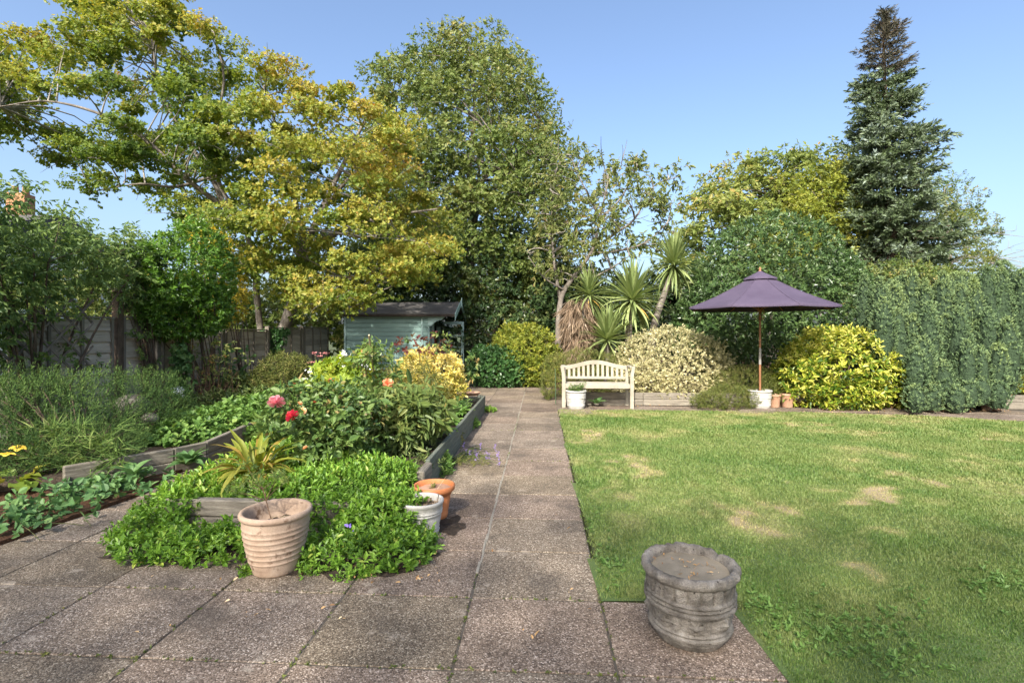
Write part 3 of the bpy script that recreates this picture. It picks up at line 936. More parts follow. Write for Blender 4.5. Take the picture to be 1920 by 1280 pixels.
# soil of the beds
CB = [PV(-2.92, 3.9), PV(-1.13, 3.9), PV(-1.13, 10.0), PV(-2.92, 10.0)]
sheet('bed_soil', [(p[0], p[1]) for p in CB], .2, M['soil'], 'dark soil filling the raised middle flower bed', 'soil', thick=.25)
LB = [P(0, 1022), P(270, 926), P(318, 892), P(385, 870), P(497, 813), PV(-4.25, 15), PV(-7.0, 15), PV(-7.0, 2.0), PV(-5.2, 2.0)]
sheet('border_soil', [(p[0], p[1]) for p in LB], .03, M['mulch'], 'brown mulched soil of the border along the fence', 'soil', thick=.09)
LB2 = [P(118, 928) + [-.05, .05, 0], P(325, 887) + [-.04, .06, 0], P(385, 872) + [-.05, .05, 0], P(498, 814) + [-.06, 0, 0], PV(-4.32, 15), PV(-7.0, 15), PV(-7.0, 4.2)]
sheet('planted_soil', [(p[0], p[1]) for p in LB2], .16, M['soil'], 'dark soil held up behind the left border boards', 'soil', thick=.12)
RB = [PV(.75, 11.15), PV(9.9, 11.0), PV(11.5, 10.2), PV(15, 10.0), PV(15, 30), PV(.4, 30), PV(.4, 15.2)]
sheet('far_border_soil', [(p[0], p[1]) for p in RB], .12, M['mulch'], 'reddish mulched soil of the border beyond the lawn', 'soil', thick=.2)

# crumbs of soil washed out from under the ground cover
rng = np.random.default_rng(14)
mb = MB()
def spill(px, py, rx, ry, seed):
    c = P(px, py); n_ = 40
    a = np.arange(n_) * 2 * math.pi / n_
    r = .75 + .7 * noise3(np.stack([np.cos(a) * 2.2 + seed, np.sin(a) * 2.2, a * 0], -1)) - .2 + rng.normal(0, .05, n_)
    V = [(c[0], c[1], .009)] + [(c[0] + rx * q * math.cos(t_), c[1] + ry * q * math.sin(t_), .0035) for q, t_ in zip(r, a)]
    mb.add(V, [(0, 1 + i, 1 + (i + 1) % n_) for i in range(n_)])
for i, q in enumerate(((350, 1035, .5, .16), (560, 1065, .38, .13), (680, 1062, .42, .17), (760, 1040, .22, .16), (840, 985, .14, .2), (840, 870, .10, .5))):
    spill(*q, i * 3.3)
tag(mb.obj('soil_crumbs', M['soil']), 'dark soil crumbs washed onto the paving round the ground cover', 'soil', None, 'stuff')
# tiny weeds and moss in some of the joints
q = []
for _ in range(2600):
    if rng.random() < .5: v = V0 + rng.integers(-5, 3) * PIT_V; u = rng.uniform(1.9, 9.5)
    else: u = U0 + rng.integers(-2, 9) * PIT_U; v = rng.uniform(-3.6, 1.1)
    p_ = PV(v, u)
    if v > .36 and u > 2.95: continue
    if -2.95 < v < -1.05 and u > 3.8: continue
    if noise3(np.array([[p_[0] * 1.1, p_[1] * 1.1, 4.0]]))[0] > .60: q.append(p_ + [rng.normal(0, .006), rng.normal(0, .006), -.004])
q = np.array(q)
jw = foliage('joint_moss', None, M['heath_leaf'], rng, q, norm(rng.normal(0, .5, (len(q), 3)) + [0, 0, .7]), 4, .005, .014, .5, DIAMOND, 1.2, .1, t0=.3)
tag(jw, 'tiny moss and weeds growing in the paving joints', 'moss', None, 'stuff')

# ------------------------------------------------------------------ boards
_bm = {}
def board(name, a, b, z0, z1, th, mat, parent, off=0.0, tilt=0.0, bev=.005, end=.003):
    """a plank from a to b (ground points), standing between z0 and z1"""
    a = np.asarray(a, float)[:2]; b = np.asarray(b, float)[:2]
    L = float(np.linalg.norm(b - a)) - 2 * end
    key = (name, round(L, 3), round(z1 - z0, 3), round(th, 3), mat.name)
    if key not in _bm:
        V, Fs = box_geo((L, th, z1 - z0), bev)
        _bm[key] = make_mesh(name, V, Fs, mat)
    ang = math.atan2(b[1] - a[1], b[0] - a[0])
    nx, ny = -math.sin(ang), math.cos(ang)
    c = (a + b) / 2 + np.array([nx, ny]) * off
    loc = np.array([c[0], c[1], (z0 + z1) / 2])
    org = ORG.get(parent.name, np.zeros(3)) if parent is not None else np.zeros(3)
    return link(name, _bm[key], parent, loc - org, (tilt, 0, ang))

# ------------------------------------------------------------------ raised beds
t = root('raised_bed_edging', PV(-1.1, 7, 0), 0, 'green stained board edging of the middle flower bed beside the path', 'bed edging')
for (u0, u1, z0, z1, v) in ((4.95, 7.5, .16, .31, -1.10), (7.5, 10.02, .16, .32, -1.10), (4.95, 6.3, .0, .155, -1.105), (6.3, 8.6, .0, .155, -1.105), (8.6, 10.02, .0, .155, -1.105)):
    board('plank', PV(v, u0), PV(v, u1), z0, z1, .045, M['green_timber'], t)
board('plank', PV(-2.92, 10.0), PV(-1.13, 10.0), .16, .30, .045, M['green_timber'], t)
board('plank', PV(-2.92, 10.0), PV(-1.13, 10.0), .0, .155, .045, M['green_timber'], t)
V_, F_ = box_geo((.09, .09, .36), .006)
link('corner_post', make_mesh('corner_post', V_, F_, M['green_timber']), t, PV(-1.17, 9.9, .16) - ORG[t.name], (0, 0, -PA))

t = root('sleeper_edging', PV(-1.9, 3.86, 0), 0, 'low grey sleepers edging the near end of the middle bed', 'bed edging')
for (a, b, z0, z1) in ((PV(-2.92, 3.86), PV(-1.95, 3.86), .13, .26), (PV(-1.95, 3.86), PV(-1.08, 3.86), .13, .25), (PV(-2.92, 3.86), PV(-1.08, 3.86), .0, .125),
                       (PV(-1.07, 3.83), PV(-1.07, 4.93), .0, .12), (PV(-1.07, 3.83), PV(-1.07, 4.4), .123, .2), (PV(-1.09, 4.6), PV(-1.09, 4.95), .16, .29),
                       (PV(-2.94, 3.9), PV(-2.94, 6.0), .0, .125), (PV(-2.94, 3.9), PV(-2.94, 6.0), .13, .25), (PV(-2.94, 6.0), PV(-2.94, 8.0), .0, .125), (PV(-2.94, 6.0), PV(-2.94, 8.0), .13, .25),
                       (PV(-2.94, 8.0), PV(-2.94, 10.0), .0, .125), (PV(-2.94, 8.0), PV(-2.94, 10.0), .13, .25)):
    board('sleeper', a, b, z0, z1, .075, M['old_timber'], t, bev=.010)

t = root('border_edging', P(390, 860), 0, 'weathered grey boards edging the border along the side path', 'bed edging')
A0, A1 = P(118, 928), P(325, 887)
B0, B1 = P(385, 872), P(498, 814)
K = np.array([0, 0, 0])
for (a, b) in ((A0, (A0 + A1) / 2), ((A0 + A1) / 2, A1), (A1, B0), (B0, B1), (B1, PV(-4.25, 11.0)), (PV(-4.25, 11.0), PV(-4.25, 14.5))):
    board('sleeper', a, b, .0, .125, .06, M['old_timber'], t, bev=.008)
    board('sleeper', a, b, .13, .275, .06, M['old_timber'], t, off=.004, bev=.008)

t = root('far_border_edging', PV(3, 11.15, 0), 0, 'low dark board edging behind the bench below the cream dome bush', 'bed edging')
for v0, v1 in ((.62, 2.2), (2.2, 3.8), (3.8, 5.4), (5.4, 7.0)):
    board('sleeper', PV(v0, 11.12), PV(v1, 11.12), .0, .13, .06, M['old_timber'], t, bev=.008)
    board('sleeper', PV(v0, 11.12), PV(v1, 11.12), .135, .27, .06, M['old_timber'], t, off=.004, bev=.008)
t = root('side_edging', P(1900, 765), 0, 'low dark board edging beyond the yew at the lawn corner', 'bed edging')
for k, (v0, v1) in enumerate(((9.3, 11.2), (11.2, 13.2))):
    for z0, z1 in ((0, .14), (.145, .29)):
        board('sleeper', PV(v0, 10.95), PV(v1, 10.95), z0, z1, .06, M['old_timber'], t, bev=.008)

# ------------------------------------------------------------------ fence along the left
FV = -7.0
def fence_panel(u0, u1, top, label, nb=9, bat=(0.0, .33, .66, 1.0), seed=1):
    rr = random.Random(seed)
    o = root('lap_fence', PV(FV, (u0 + u1) / 2), 0, label, 'fence', 'fence panels along the border')
    h = (top - .22) / nb
    for i in range(nb):
        z0 = .2 + i * h
        board('slat', PV(FV, u0 + .05), PV(FV, u1 - .05), z0 - .012 + rr.uniform(-.004, .004), z0 + h + .004, .020, M['fence'], o, tilt=-.17 + rr.uniform(-.02, .02), bev=.002)
    for k in bat:
        u = u0 + .07 + (u1 - u0 - .14) * k
        V, Fs = box_geo((.045, .024, top - .2), .003)
        link('batten', make_mesh('batten', V, Fs, M['fence_post']), o, PV(FV + .034, u, .2 + (top - .2) / 2) - ORG[o.name], (0, 0, math.pi / 2 - PA))
    board('cap_rail', PV(FV + .01, u0 + .02), PV(FV + .01, u1 - .02), top, top + .03, .07, M['fence_post'], o, bev=.003)
    board('gravel_board', PV(FV, u0 + .05), PV(FV, u1 - .05), .0, .19, .04, M['fence_post'], o, bev=.004)
def fence_post(u, top, label, w=.1, mat='fence_post', v=FV):
    V, Fs = box_geo((w, w, top), .006)
    c = PV(v, u, top / 2)
    o = link('fence_post', make_mesh('fence_post', V, Fs, M[mat]), None, c, (0, 0, -PA))
    tag(o, label, 'post', 'posts of the border fence')
fence_panel(2.5, 4.35, 1.62, 'grey lap fence panel nearest the house behind the squash plant', seed=8)
fence_panel(4.4, 6.25, 1.62, 'grey lap fence panel at the edge of view behind the trellis', seed=1)
fence_panel(6.3, 8.05, 1.78, 'grey lap fence panel covered by the hanging vine beside the trellis', seed=2)
fence_panel(8.15, 8.95, 1.80, 'narrow grey board panel between two posts below the vine', nb=5, bat=(0, 1), seed=3)
fence_panel(9.05, 10.85, 1.52, 'lap fence panel below the round evergreen behind dead brown stems', seed=4)
fence_panel(10.95, 12.75, 1.61, 'lap fence panel behind the climber with twisted stems', seed=5)
fence_panel(12.85, 14.65, 1.67, 'lap fence panel with a dark ivy tuft hanging over it', seed=6)
fence_panel(14.75, 16.55, 1.70, 'last lap fence panel in the shade beside the shed', seed=7)
fence_post(8.1, 2.25, 'tall brown post in front of the vine', .12, 'bark_brown', FV + .02)
fence_post(9.0, 1.86, 'grey post where the fence steps down', .1)
fence_post(10.9, 1.6, 'grey post behind the climber with dead stems', .1)
fence_post(12.8, 1.72, 'grey post beside the ivy tuft', .1)
fence_post(14.7, 1.76, 'grey post near the shed', .1)

# diagonal trellis standing in front of the first panel
o = root('trellis', PV(-6.72, 6.4), 0, 'diagonal wooden lath trellis overgrown by the vine', 'trellis')
for s_ in (-1, 1):
    for k in range(-4, 6):
        u0 = 5.3 + k * .34; z0, z1 = .35, 2.05
        # clip a 45 degree lath to the frame
        seg = []
        for tt in np.linspace(0, 1, 60):
            z = z0 + (z1 - z0) * tt
            u = (u0 + (z - z0) * 1.0) if s_ > 0 else (u0 + 1.7 - (z - z0) * 1.0)
            if 5.0 <= u <= 7.35: seg.append((u, z))
        if len(seg) < 8: continue
        (ua, za), (ub, zb) = seg[0], seg[-1]
        a = PV(-6.72 + .016 * s_, ua, za); b = PV(-6.72 + .016 * s_, ub, zb)
        L = np.linalg.norm(b - a)
        V, Fs = box_geo((L, .014, .032), .002)
        dirv = Vector(b - a).normalized()
        q = dirv.to_track_quat('X', 'Z').to_euler()
        link('lath', make_mesh('lath', V, Fs, M['trellis']), o, (a + b) / 2 - ORG[o.name], q)

# ------------------------------------------------------------------ pots
def pot_mod(noise_amp=0.0, nf=9.0, seed=0.0):
    def f(r, z, a):
        p = np.stack([r * np.cos(a), r * np.sin(a), z], -1) * nf + seed
        return r + noise_amp * (noise3(p) - .5) + .6 * noise_amp * (noise3(p * 2.7) - .5), z + noise_amp * .7 * (noise3(p + 9.3) - .5) * (z > .02)
    return f

def contents(parent, c, r, z, mat, name='compost', bumpy=.01, seed=0):
    mb = MB()
    prof = [(r * q, z + .006 * (1 - q)) for q in (1.0, .8, .6, .4, .2, .02)]
    mb.lathe(prof, 28, (0, 0, 0), lambda r_, z_, a: (r_, z_ + bumpy * (noise3(np.stack([r_ * np.cos(a) * 25 + seed, r_ * np.sin(a) * 25, z_ * 0], -1)) - .5)))
    return mb.obj(name, mat, parent, True, local=True)

# big ridged terracotta pot
c = P(518, 1066)
o = root('terracotta_pot', c, .1, 'large pale terracotta pot with raised rings standing among ground cover', 'plant pot')
prof = [(.0, .003), (.145, .0), (.153, .006)]
def body_r(z): return .153 + (.232 - .153) * (1 - (1 - min(1, z / .40)) ** 1.75)
for z in np.linspace(.012, .352, 69):
    r = body_r(z)
    for zr in (.092, .128, .164, .2, .236, .27):
        r += .0065 * math.exp(-((z - zr) / .0052) ** 2)
    r += .004 * math.exp(-((z - .302) / .006) ** 2)
    prof.append((r, z))
prof += [(.232, .358), (.243, .364), (.2485, .374), (.2485, .385), (.243, .395), (.233, .399), (.222, .397), (.214, .388), (.209, .36), (.205, .32), (.198, .27), (.0, .262)]
def tmod(r, z, a):
    scal = np.exp(-((z - .302) / .008) ** 2)
    z2 = z + .0045 * np.sin(a * 46) * scal
    rr = r + .0025 * np.sin(a * 46) * scal + .0016 * (noise3(np.stack([r * np.cos(a), r * np.sin(a), z], -1) * 14) - .5)
    tilt = .0035 * np.sin(a + 1.0) * np.exp(-((z % .036 - .02) / .03) ** 2) * (z < .29) * (z > .05)
    return rr, z2 + tilt
mb = MB().lathe(prof, 120, (0, 0, 0), tmod)
mb.obj('pot_body', M['terracotta_pale'], o, True, local=True)
contents(o, c, .203, .285, M['soil'], 'soil', .03, 1)
rng = np.random.default_rng(3)
mb = MB()
for k in range(16):
    a = rng.uniform(0, 6.28); rr = rng.uniform(.0, .15)
    p0 = np.array([rr * math.cos(a), rr * math.sin(a), .30])
    d = norm(np.array([rng.normal(), rng.normal(), .35]))
    mb.tube([p0, p0 + d * .05, p0 + d * .1 + np.array([0, 0, -.01])], [.0025, .002, .001], 4)
mb.obj('dry_stalks', M['cane'], o, local=True)
# thin shrub growing out of it: a bare stem with a light sprig of leaves
mb = MB()
st = [(-.02, 0, .285), (-.05, .01, .36), (-.08, .03, .44), (-.11, .04, .52)]
mb.tube(smooth_path(st, 10), .004, 5)
tips = []
for k in range(11):
    q = np.array([-.10, .04, .49]) + np.array([rng.normal(0, .10), rng.normal(0, .08), rng.uniform(.02, .15)])
    mb.tube(bez(st[-1 if k % 2 else -2], (np.array(st[-1]) + q) / 2 + [0, 0, -.02], q, 5), [.003, .0026, .002, .0016, .0012], 4, False)
    tips.append(q)
mb.obj('stem', M['dead_stem'], o, local=True)
tips = np.array(tips)[rng.integers(0, 11, 60)] + rng.normal(0, .025, (60, 3))
foliage('foliage', o, M['vine_leaf'], rng, tips + c, norm(rng.normal(0, .5, (60, 3)) + [0, 0, .8]), 7, .04, .032, .3, DIAMOND, t0=.6)

o.scale = (.90, .90, 1.0)

# white fluted pot
c = P(789, 1000)
o = root('concrete_pot', c, 0, 'whitish fluted concrete pot in front of the orange pot', 'plant pot')
prof = [(0, .002), (.125, .0), (.135, .006), (.139, .02), (.141, .035), (.145, .038), (.141, .041), (.142, .06), (.148, .064), (.143, .07), (.15, .1), (.156, .14), (.158, .165), (.164, .168), (.165, .173), (.159, .177), (.16, .184),
        (.166, .187), (.166, .193), (.161, .197), (.163, .21), (.166, .235), (.172, .242), (.176, .252), (.175, .262), (.170, .268), (.160, .268), (.153, .262), (.150, .24), (.146, .2), (0, .195)]
def fmod(r, z, a):
    fl = ((z > .19) & (z < .24)) | ((z > .075) & (z < .16))
    r2 = r + .0022 * np.cos(a * 44) * fl
    return pot_mod(.006, 12)(r2, z, a)
MB().lathe(prof, 132, (0, 0, 0), fmod).obj('pot_body', M['white_pot'], o, True, local=True)
contents(o, c, .148, .215, M['soil'], 'soil', .025, 5)
rng = np.random.default_rng(4)
q = np.column_stack([rng.uniform(-.12, .12, 30), rng.uniform(-.1, .1, 30), np.full(30, .225)])
foliage('dead_leaves', o, M['dead_leaf'], rng, q + c, norm(rng.normal(0, .6, (30, 3)) + [0, 0, .7]), 2, .02, .03, .6, LEAF)

# orange pot
c = P(814, 968)
o = root('orange_pot', c, 0, 'bright orange terracotta pot with moulded swags behind the white pot', 'plant pot')
prof = [(0, .002), (.105, 0), (.112, .006), (.116, .03), (.118, .036), (.116, .04), (.124, .09), (.132, .14), (.139, .19), (.142, .213), (.147, .222), (.166, .226), (.172, .234), (.175, .25), (.176, .264), (.172, .272), (.165, .274), (.158, .268),
        (.155, .24), (.146, .2), (0, .195)]
def omod(r, z, a):
    sw = np.exp(-((z - (.165 - .028 * np.abs(np.sin(a * 4)))) / .007) ** 2) * .005 * (z < .21)
    return r + sw, z
MB().lathe(prof, 96, (0, 0, 0), omod).obj('pot_body', M['terracotta_orange'], o, True, local=True)
contents(o, c, .149, .236, M['terracotta_pink'], 'dry_compost', .02, 8)
rng = np.random.default_rng(6)
q = np.array([[-.01, .0, .238]] * 9) + rng.normal(0, .012, (9, 3)) * [1, 1, .1]
foliage('dry_tuft', o, M['heath_leaf'], rng, q + c, norm(rng.normal(0, .5, (9, 3)) + [0, 0, 1]), 4, .02, .06, .12, BLADE, .7, .1, t0=.8)
MB().tube([(.03, -.02, .24), (.075, .01, .30), (.10, .03, .335)], [.002, .0016, .001], 4).obj('straw', M['cane'], o, local=True)

# large carved stone pot
c = P(1293, 1187)
o = root('stone_pot', c, .2, 'massive weathered grey stone pot carved in bands at the lawn corner', 'plant pot')
prof = [(0, .002), (.162, .0), (.175, .004), (.184, .014), (.189, .03)]
for z in np.linspace(.036, .335, 84):
    r = .192 + .043 * (1 - (1 - z / .335) ** 1.5)
    for z0, z1, h in ((.062, .082, .009), (.090, .100, .005), (.196, .214, .009), (.224, .236, .007), (.246, .258, .006)):
        r += 1.9 * h * float(sstep(z0 - .004, z0 + .002, z) * (1 - sstep(z1 - .002, z1 + .004, z)))
    prof.append((r, z))
prof += [(.235, .338), (.245, .342), (.254, .350), (.260, .362), (.260, .375), (.254, .387), (.244, .394), (.231, .396), (.219, .390), (.211, .378), (.207, .362), (.204, .34), (.2, .32), (0, .318)]
def smod(r, z, a):
    blk = ((z > .262) & (z < .332)) * 1.0
    ph = (a * 22 / (2 * math.pi)) % 1.0
    g = np.exp(-((ph - .5) / .075) ** 2)
    g2 = np.exp(-((((a * 11 / (2 * math.pi)) % 1.0) - .5) / .05) ** 2)
    dent = np.exp(-((((a * 44 / (2 * math.pi)) % 1.0) - .5) / .12) ** 2)
    pan = ((z > .106) & (z < .192)) * 1.0
    da = (((a * 8 / (2 * math.pi)) % 1.0) - .5) * (2 * math.pi / 8) * .22
    dzz = z - .149
    rho = np.hypot(da, dzz); ang = np.arctan2(dzz, da)
    ros = np.exp(-(rho / (.026 * (1 + .3 * np.cos(ang * 6)))) ** 4) * .009 + np.exp(-(rho / .008) ** 2) * .006 + .004 * np.exp(-((rho - .036) / .004) ** 2)
    r = r - blk * g * .012 - pan * np.exp(-((((a * 8 / (2 * math.pi)) % 1.0)) * 8) ** 2) * .006 + pan * ros * 1.8 - ((z > .22) & (z < .24)) * dent * .004
    rim = sstep(.335, .345, z)
    p = np.stack([r * np.cos(a), r * np.sin(a), z], -1)
    er = noise3(p * 38) - .5
    er2 = noise3(p * 85 + 4) - .5
    amp = .006 + .010 * rim
    bite = -.022 * np.exp(-((a - .35) / .10) ** 2) * rim * (z > .37)
    return r + amp * er + .005 * er2, z + rim * (.011 * er + .006 * er2) + bite
MB().lathe(prof, 176, (0, 0, 0), smod).obj('pot_body', M['stone_pot'], o, True, local=True)
contents(o, c, .206, .350, M['compost'], 'compost', .016, 11)
rng = np.random.default_rng(8)
q = np.column_stack([rng.normal(0, .08, 36), rng.normal(0, .08, 36), np.full(36, .358)])
foliage('debris', o, M['litter'], rng, q + c, norm(rng.normal(0, .4, (36, 3)) + [0, 0, 1]), 2, .004, .014, .5, LEAF, 1.4, .0, t0=.4, ts=.25)
o.scale = (.935, .935, .955)

# two matching pale ringed pots on the lawn edge
def ringed_pot(loc, label, r=.215, h=.37, filling='soil'):
    o = root('ringed_pot', loc, 0, label, 'plant pot', 'pale ringed pots along the lawn')
    s = r / .215; q = h / .37
    prof = [(0, .002), (.155, 0), (.163, .008), (.168, .03)]
    for z in np.linspace(.036, .33, 60):
        rr = .168 + .03 * (1 - (1 - z / .33) ** 1.5)
        for z0, z1, hh in ((.06, .085, .007), (.105, .112, .004), (.215, .23, .006), (.245, .255, .005), (.285, .297, .005)):
            rr += hh * float(sstep(z0 - .003, z0 + .002, z) * (1 - sstep(z1 - .002, z1 + .003, z)))
        prof.append((rr, z))
    prof += [(.201, .333), (.211, .338), (.216, .35), (.214, .363), (.205, .37), (.193, .368), (.187, .355), (.183, .32), (0, .315)]
    prof = [(a * s, b * q) for a, b in prof]
    def rmod(r, z, a):
        pan = ((z > .118 * q) & (z < .21 * q)) * 1.0
        rel = pan * .005 * (noise3(np.stack([a * 9, z * 60, a * 0], -1)) - .5) * 2
        return pot_mod(.004, 12)(r + rel, z, a)
    MB().lathe(prof, 96, (0, 0, 0), rmod).obj('pot_body', M['white_pot'], o, True, local=True)
    contents(o, loc, .183 * s, .325 * q, M['soil'], filling, .02, 3)
    return o
pb = P(1080, 766)
po = ringed_pot(pb, 'pale ringed pot holding a small shrub in front of the bench', .215, .38)
rng = np.random.default_rng(21)
q = pb + np.column_stack([rng.normal(.02, .08, 70), rng.normal(0, .07, 70), .34 + np.abs(rng.normal(.06, .06, 70))])
foliage('small_shrub', po, M['vine_leaf'], rng, q, norm(rng.normal(0, .5, (70, 3)) + [0, 0, .8]), 6, .05, .04, .4, DIAMOND, t0=.35)
pu = P(1425, 765)
ringed_pot(pu, 'pale ringed pot weighing down the purple parasol', .235, .38)

def plain_pot(px, py, r, h, label):
    c = P(px, py)
    o = root('small_terracotta_pot', c, 0, label, 'plant pot', 'small terracotta pots by the parasol')
    prof = [(0, .002), (r * .68, 0), (r * .71, .01), (r * .9, h * .8), (r * .93, h * .83), (r, h * .85), (r * 1.02, h * .93), (r, h), (r * .92, h), (r * .88, h * .9), (r * .85, h * .85), (0, h * .84)]
    MB().lathe(prof, 48, (0, 0, 0), pot_mod(.003, 10)).obj('pot_body', M['terracotta_pink'], o, True, local=True)
    contents(o, c, r * .87, h * .88, M['soil'], 'soil', .01, 2)
plain_pot(1452, 763, .13, .27, 'small terracotta pot half hidden behind the parasol pot')
plain_pot(1476, 763, .145, .29, 'small terracotta pot beside the yellow bush')
# round saucer-like pot on the end of the middle bed
c = P(885, 741, .27)
o = root('terracotta_bowl', c, 0, 'shallow terracotta bowl on the far corner of the middle bed', 'plant pot')
MB().lathe([(0, 0), (.12, 0), (.14, .02), (.17, .05), (.178, .062), (.17, .068), (.16, .06), (.13, .03), (0, .025)], 48).obj('bowl_body', M['terracotta_pink'], o, True, local=True)
board_c = PV(-1.25, 9.7)

# ------------------------------------------------------------------ bench
bl = np.array([(1120.5 - 960) / F * 10.55, 10.55, 0.0])
o = root('garden_bench', bl, -math.radians(4.5), 'weathered cream wooden bench with an arched slatted back', 'bench')
m = M['bench']
def sweep(mb, pts, w, h):
    pts = [np.array(q, float) for q in pts]
    V, Fs = [], []
    for i, q in enumerate(pts):
        ww = w[i] if hasattr(w, '__len__') else w
        V += [q + [-ww / 2, -h / 2, 0], q + [ww / 2, -h / 2, 0], q + [ww / 2, h / 2, 0], q + [-ww / 2, h / 2, 0]]
    n = len(pts)
    for i in range(n - 1):
        for j in range(4):
            k = (j + 1) % 4
            Fs.append((4 * i + j, 4 * i + k, 4 * i + 4 + k, 4 * i + 4 + j))
    Fs += [(3, 2, 1, 0), tuple(4 * (n - 1) + j for j in range(4))]
    mb.add(V, Fs)
HW = .695
for s_ in (-1, 1):
    mb = MB(); sweep(mb, [(s_ * HW, 0, 0), (s_ * HW, 0, .50), (s_ * HW, 0, .64), (s_ * (HW + .012), 0, .74), (s_ * (HW + .035), 0, .865)], [.072, .072, .070, .064, .07], .065)
    mb.obj('leg', m, o, local=True)
    mb = MB(); sweep(mb, [(s_ * (HW - .03), .50, 0), (s_ * (HW - .03), .50, .45), (s_ * (HW - .03), .56, .84)], .06, .06)
    mb.obj('leg', m, o, local=True)
    mb = MB(); mb.box((s_ * (HW + .005), .27, .842), (.075, .49, .035), None, .006)
    mb.obj('armrest', m, o, local=True)
    mb = MB(); mb.box((s_ * HW, .25, .40), (.03, .43, .08), None, .004); mb.obj('side_rail', m, o, local=True)
MB().box((0, -.005, .45), (2 * HW - .075, .03, .085), None, .004).obj('front_rail', m, o, local=True)
for k in range(5):
    MB().box((0, .04 + k * .095, .492), (2 * HW - .08, .08, .022), None, .004).obj('seat_slat', m, o, local=True)
def top_z(x): return .845 + .115 * (.5 + .5 * math.cos(math.pi * min(1, abs(x) / .66))) ** .9
V, Fs = [], []
xs = np.linspace(-.70, .70, 41)
for x in xs:
    zt = top_z(x); zb = zt - .085
    V += [(x, .535, zb), (x, .535, zt), (x, .575, zt), (x, .575, zb)]
for i in range(40):
    for j in range(4):
        k = (j + 1) % 4
        Fs.append((4 * i + j, 4 * i + 4 + j, 4 * i + 4 + k, 4 * i + k))
Fs += [(0, 1, 2, 3), (163, 162, 161, 160)]
part('top_rail', V, Fs, m, o, local=True)
MB().box((0, .52, .585), (2 * HW - .12, .035, .055), None, .004).obj('lower_rail', m, o, local=True)
for k in range(12):
    x = -.565 + k * (1.13 / 11)
    zt = top_z(x) - .08
    mb = MB(); sweep(mb, [(x, .525, .61), (x, .55, zt)], .052, .016)
    mb.obj('back_slat', m, o, local=True)
sl = sheet('paving_slab', [tuple(P(1048, 776)[:2]), tuple(P(1112, 777)[:2]), tuple(P(1106, 765)[:2]), tuple(P(1050, 765)[:2])], .012, M['slab'], 'single pale slab under the ringed pot by the bench', 'slab', 'structure', .04)
sl = sheet('paving_slab', [tuple(P(1382, 774)[:2]), tuple(P(1452, 775)[:2]), tuple(P(1456, 766)[:2]), tuple(P(1392, 765)[:2])], .014, M['slab'], 'single pale slab under the parasol pot', 'slab', 'structure', .04)

# green cane beside the bench
MB().tube([P(1042, 757), W(1041, 692, 10.7)], .008, 6).obj('plant_cane', M['green_cane'])
tag(bpy.data.objects['plant_cane'], 'thin pale green cane standing beside the bench', 'cane')

# ------------------------------------------------------------------ parasol
PX, PY = pu[0], pu[1]
o = root('parasol', (PX, PY, .3), 0, 'open purple canvas parasol on a reddish wooden pole', 'parasol')
def ptube(name, z0, z1, r, mat, n=12):
    return MB().tube([(0, 0, z0), (0, 0, z1)], r, n).obj(name, mat, o, local=True)
ptube('pole', -.02, .62, .021, M['parasol_wood'])
ptube('pole', .92, 2.51, .0215, M['parasol_wood'])
ptube('metal_sleeve', .60, .94, .024, M['brass'])
RC = 1.46
ZR, ZT = 1.765, 2.415            # rim and top of the main cloth, above the root
def oct_r(a):
    q = (a % (math.pi / 4)) - math.pi / 8
    return math.cos(math.pi / 8) / math.cos(q)
def canopy_geo(r0, r1, z0f, nr, sag, thick=.004, nseg=8):
    V, Fs = [], []
    na = 8 * nseg
    for i in range(nr + 1):
        f = i / nr
        for j in range(na):
            a = j * 2 * math.pi / na
            q = (a % (math.pi / 4)) / (math.pi / 4)
            mid = 4 * q * (1 - q)
            r = (r0 + (r1 - r0) * f) * (oct_r(a) * f + (1 - f) * (.5 + .5 * oct_r(a))) * (1 - .012 * mid * f)
            V.append((r * math.cos(a), r * math.sin(a), z0f(f) - sag * mid * f * (1.15 - f)))
    for i in range(nr):
        for j in range(na):
            k = (j + 1) % na
            Fs.append((i * na + j, (i + 1) * na + j, (i + 1) * na + k, i * na + k))
    # hem
    b = len(V)
    for j in range(na):
        x, y, z = V[nr * na + j]
        V.append((x * .996, y * .996, z - .03))
    for j in range(na):
        k = (j + 1) % na
        Fs.append((nr * na + j, b + j, b + k, nr * na + k))
    return V, Fs
V, Fs = canopy_geo(.14, RC, lambda f: ZT - (ZT - ZR) * (f ** 1.0) - .045 * math.sin(math.pi * f), 12, .05)
cn = part('canopy', V, Fs, M['parasol_cloth'], o, True, local=True)
for k in range(8):                           # sewn seams over each rib
    a = k * math.pi / 4
    pts = []
    for f in np.linspace(.12, 1, 14):
        r = (.14 + (RC - .14) * f) * (oct_r(a) * f + (1 - f) * (.5 + .5 * oct_r(a)))
        pts.append((r * math.cos(a), r * math.sin(a), ZT - (ZT - ZR) * f - .045 * math.sin(math.pi * f) + .002))
    MB().tube(pts, .0065, 5).obj('seam', M['parasol_cloth'], cn, True, local=True)
V, Fs = canopy_geo(.02, .335, lambda f: 2.53 - .165 * f ** .8, 5, -.03)
part('vent_cap', V, Fs, M['parasol_cloth'], o, True, local=True)
MB().lathe([(0, 2.50), (.03, 2.505), (.034, 2.52), (.018, 2.54), (.026, 2.56), (.027, 2.575), (.016, 2.595), (0, 2.61)], 16).obj('finial', M['parasol_wood'], o, True, local=True)
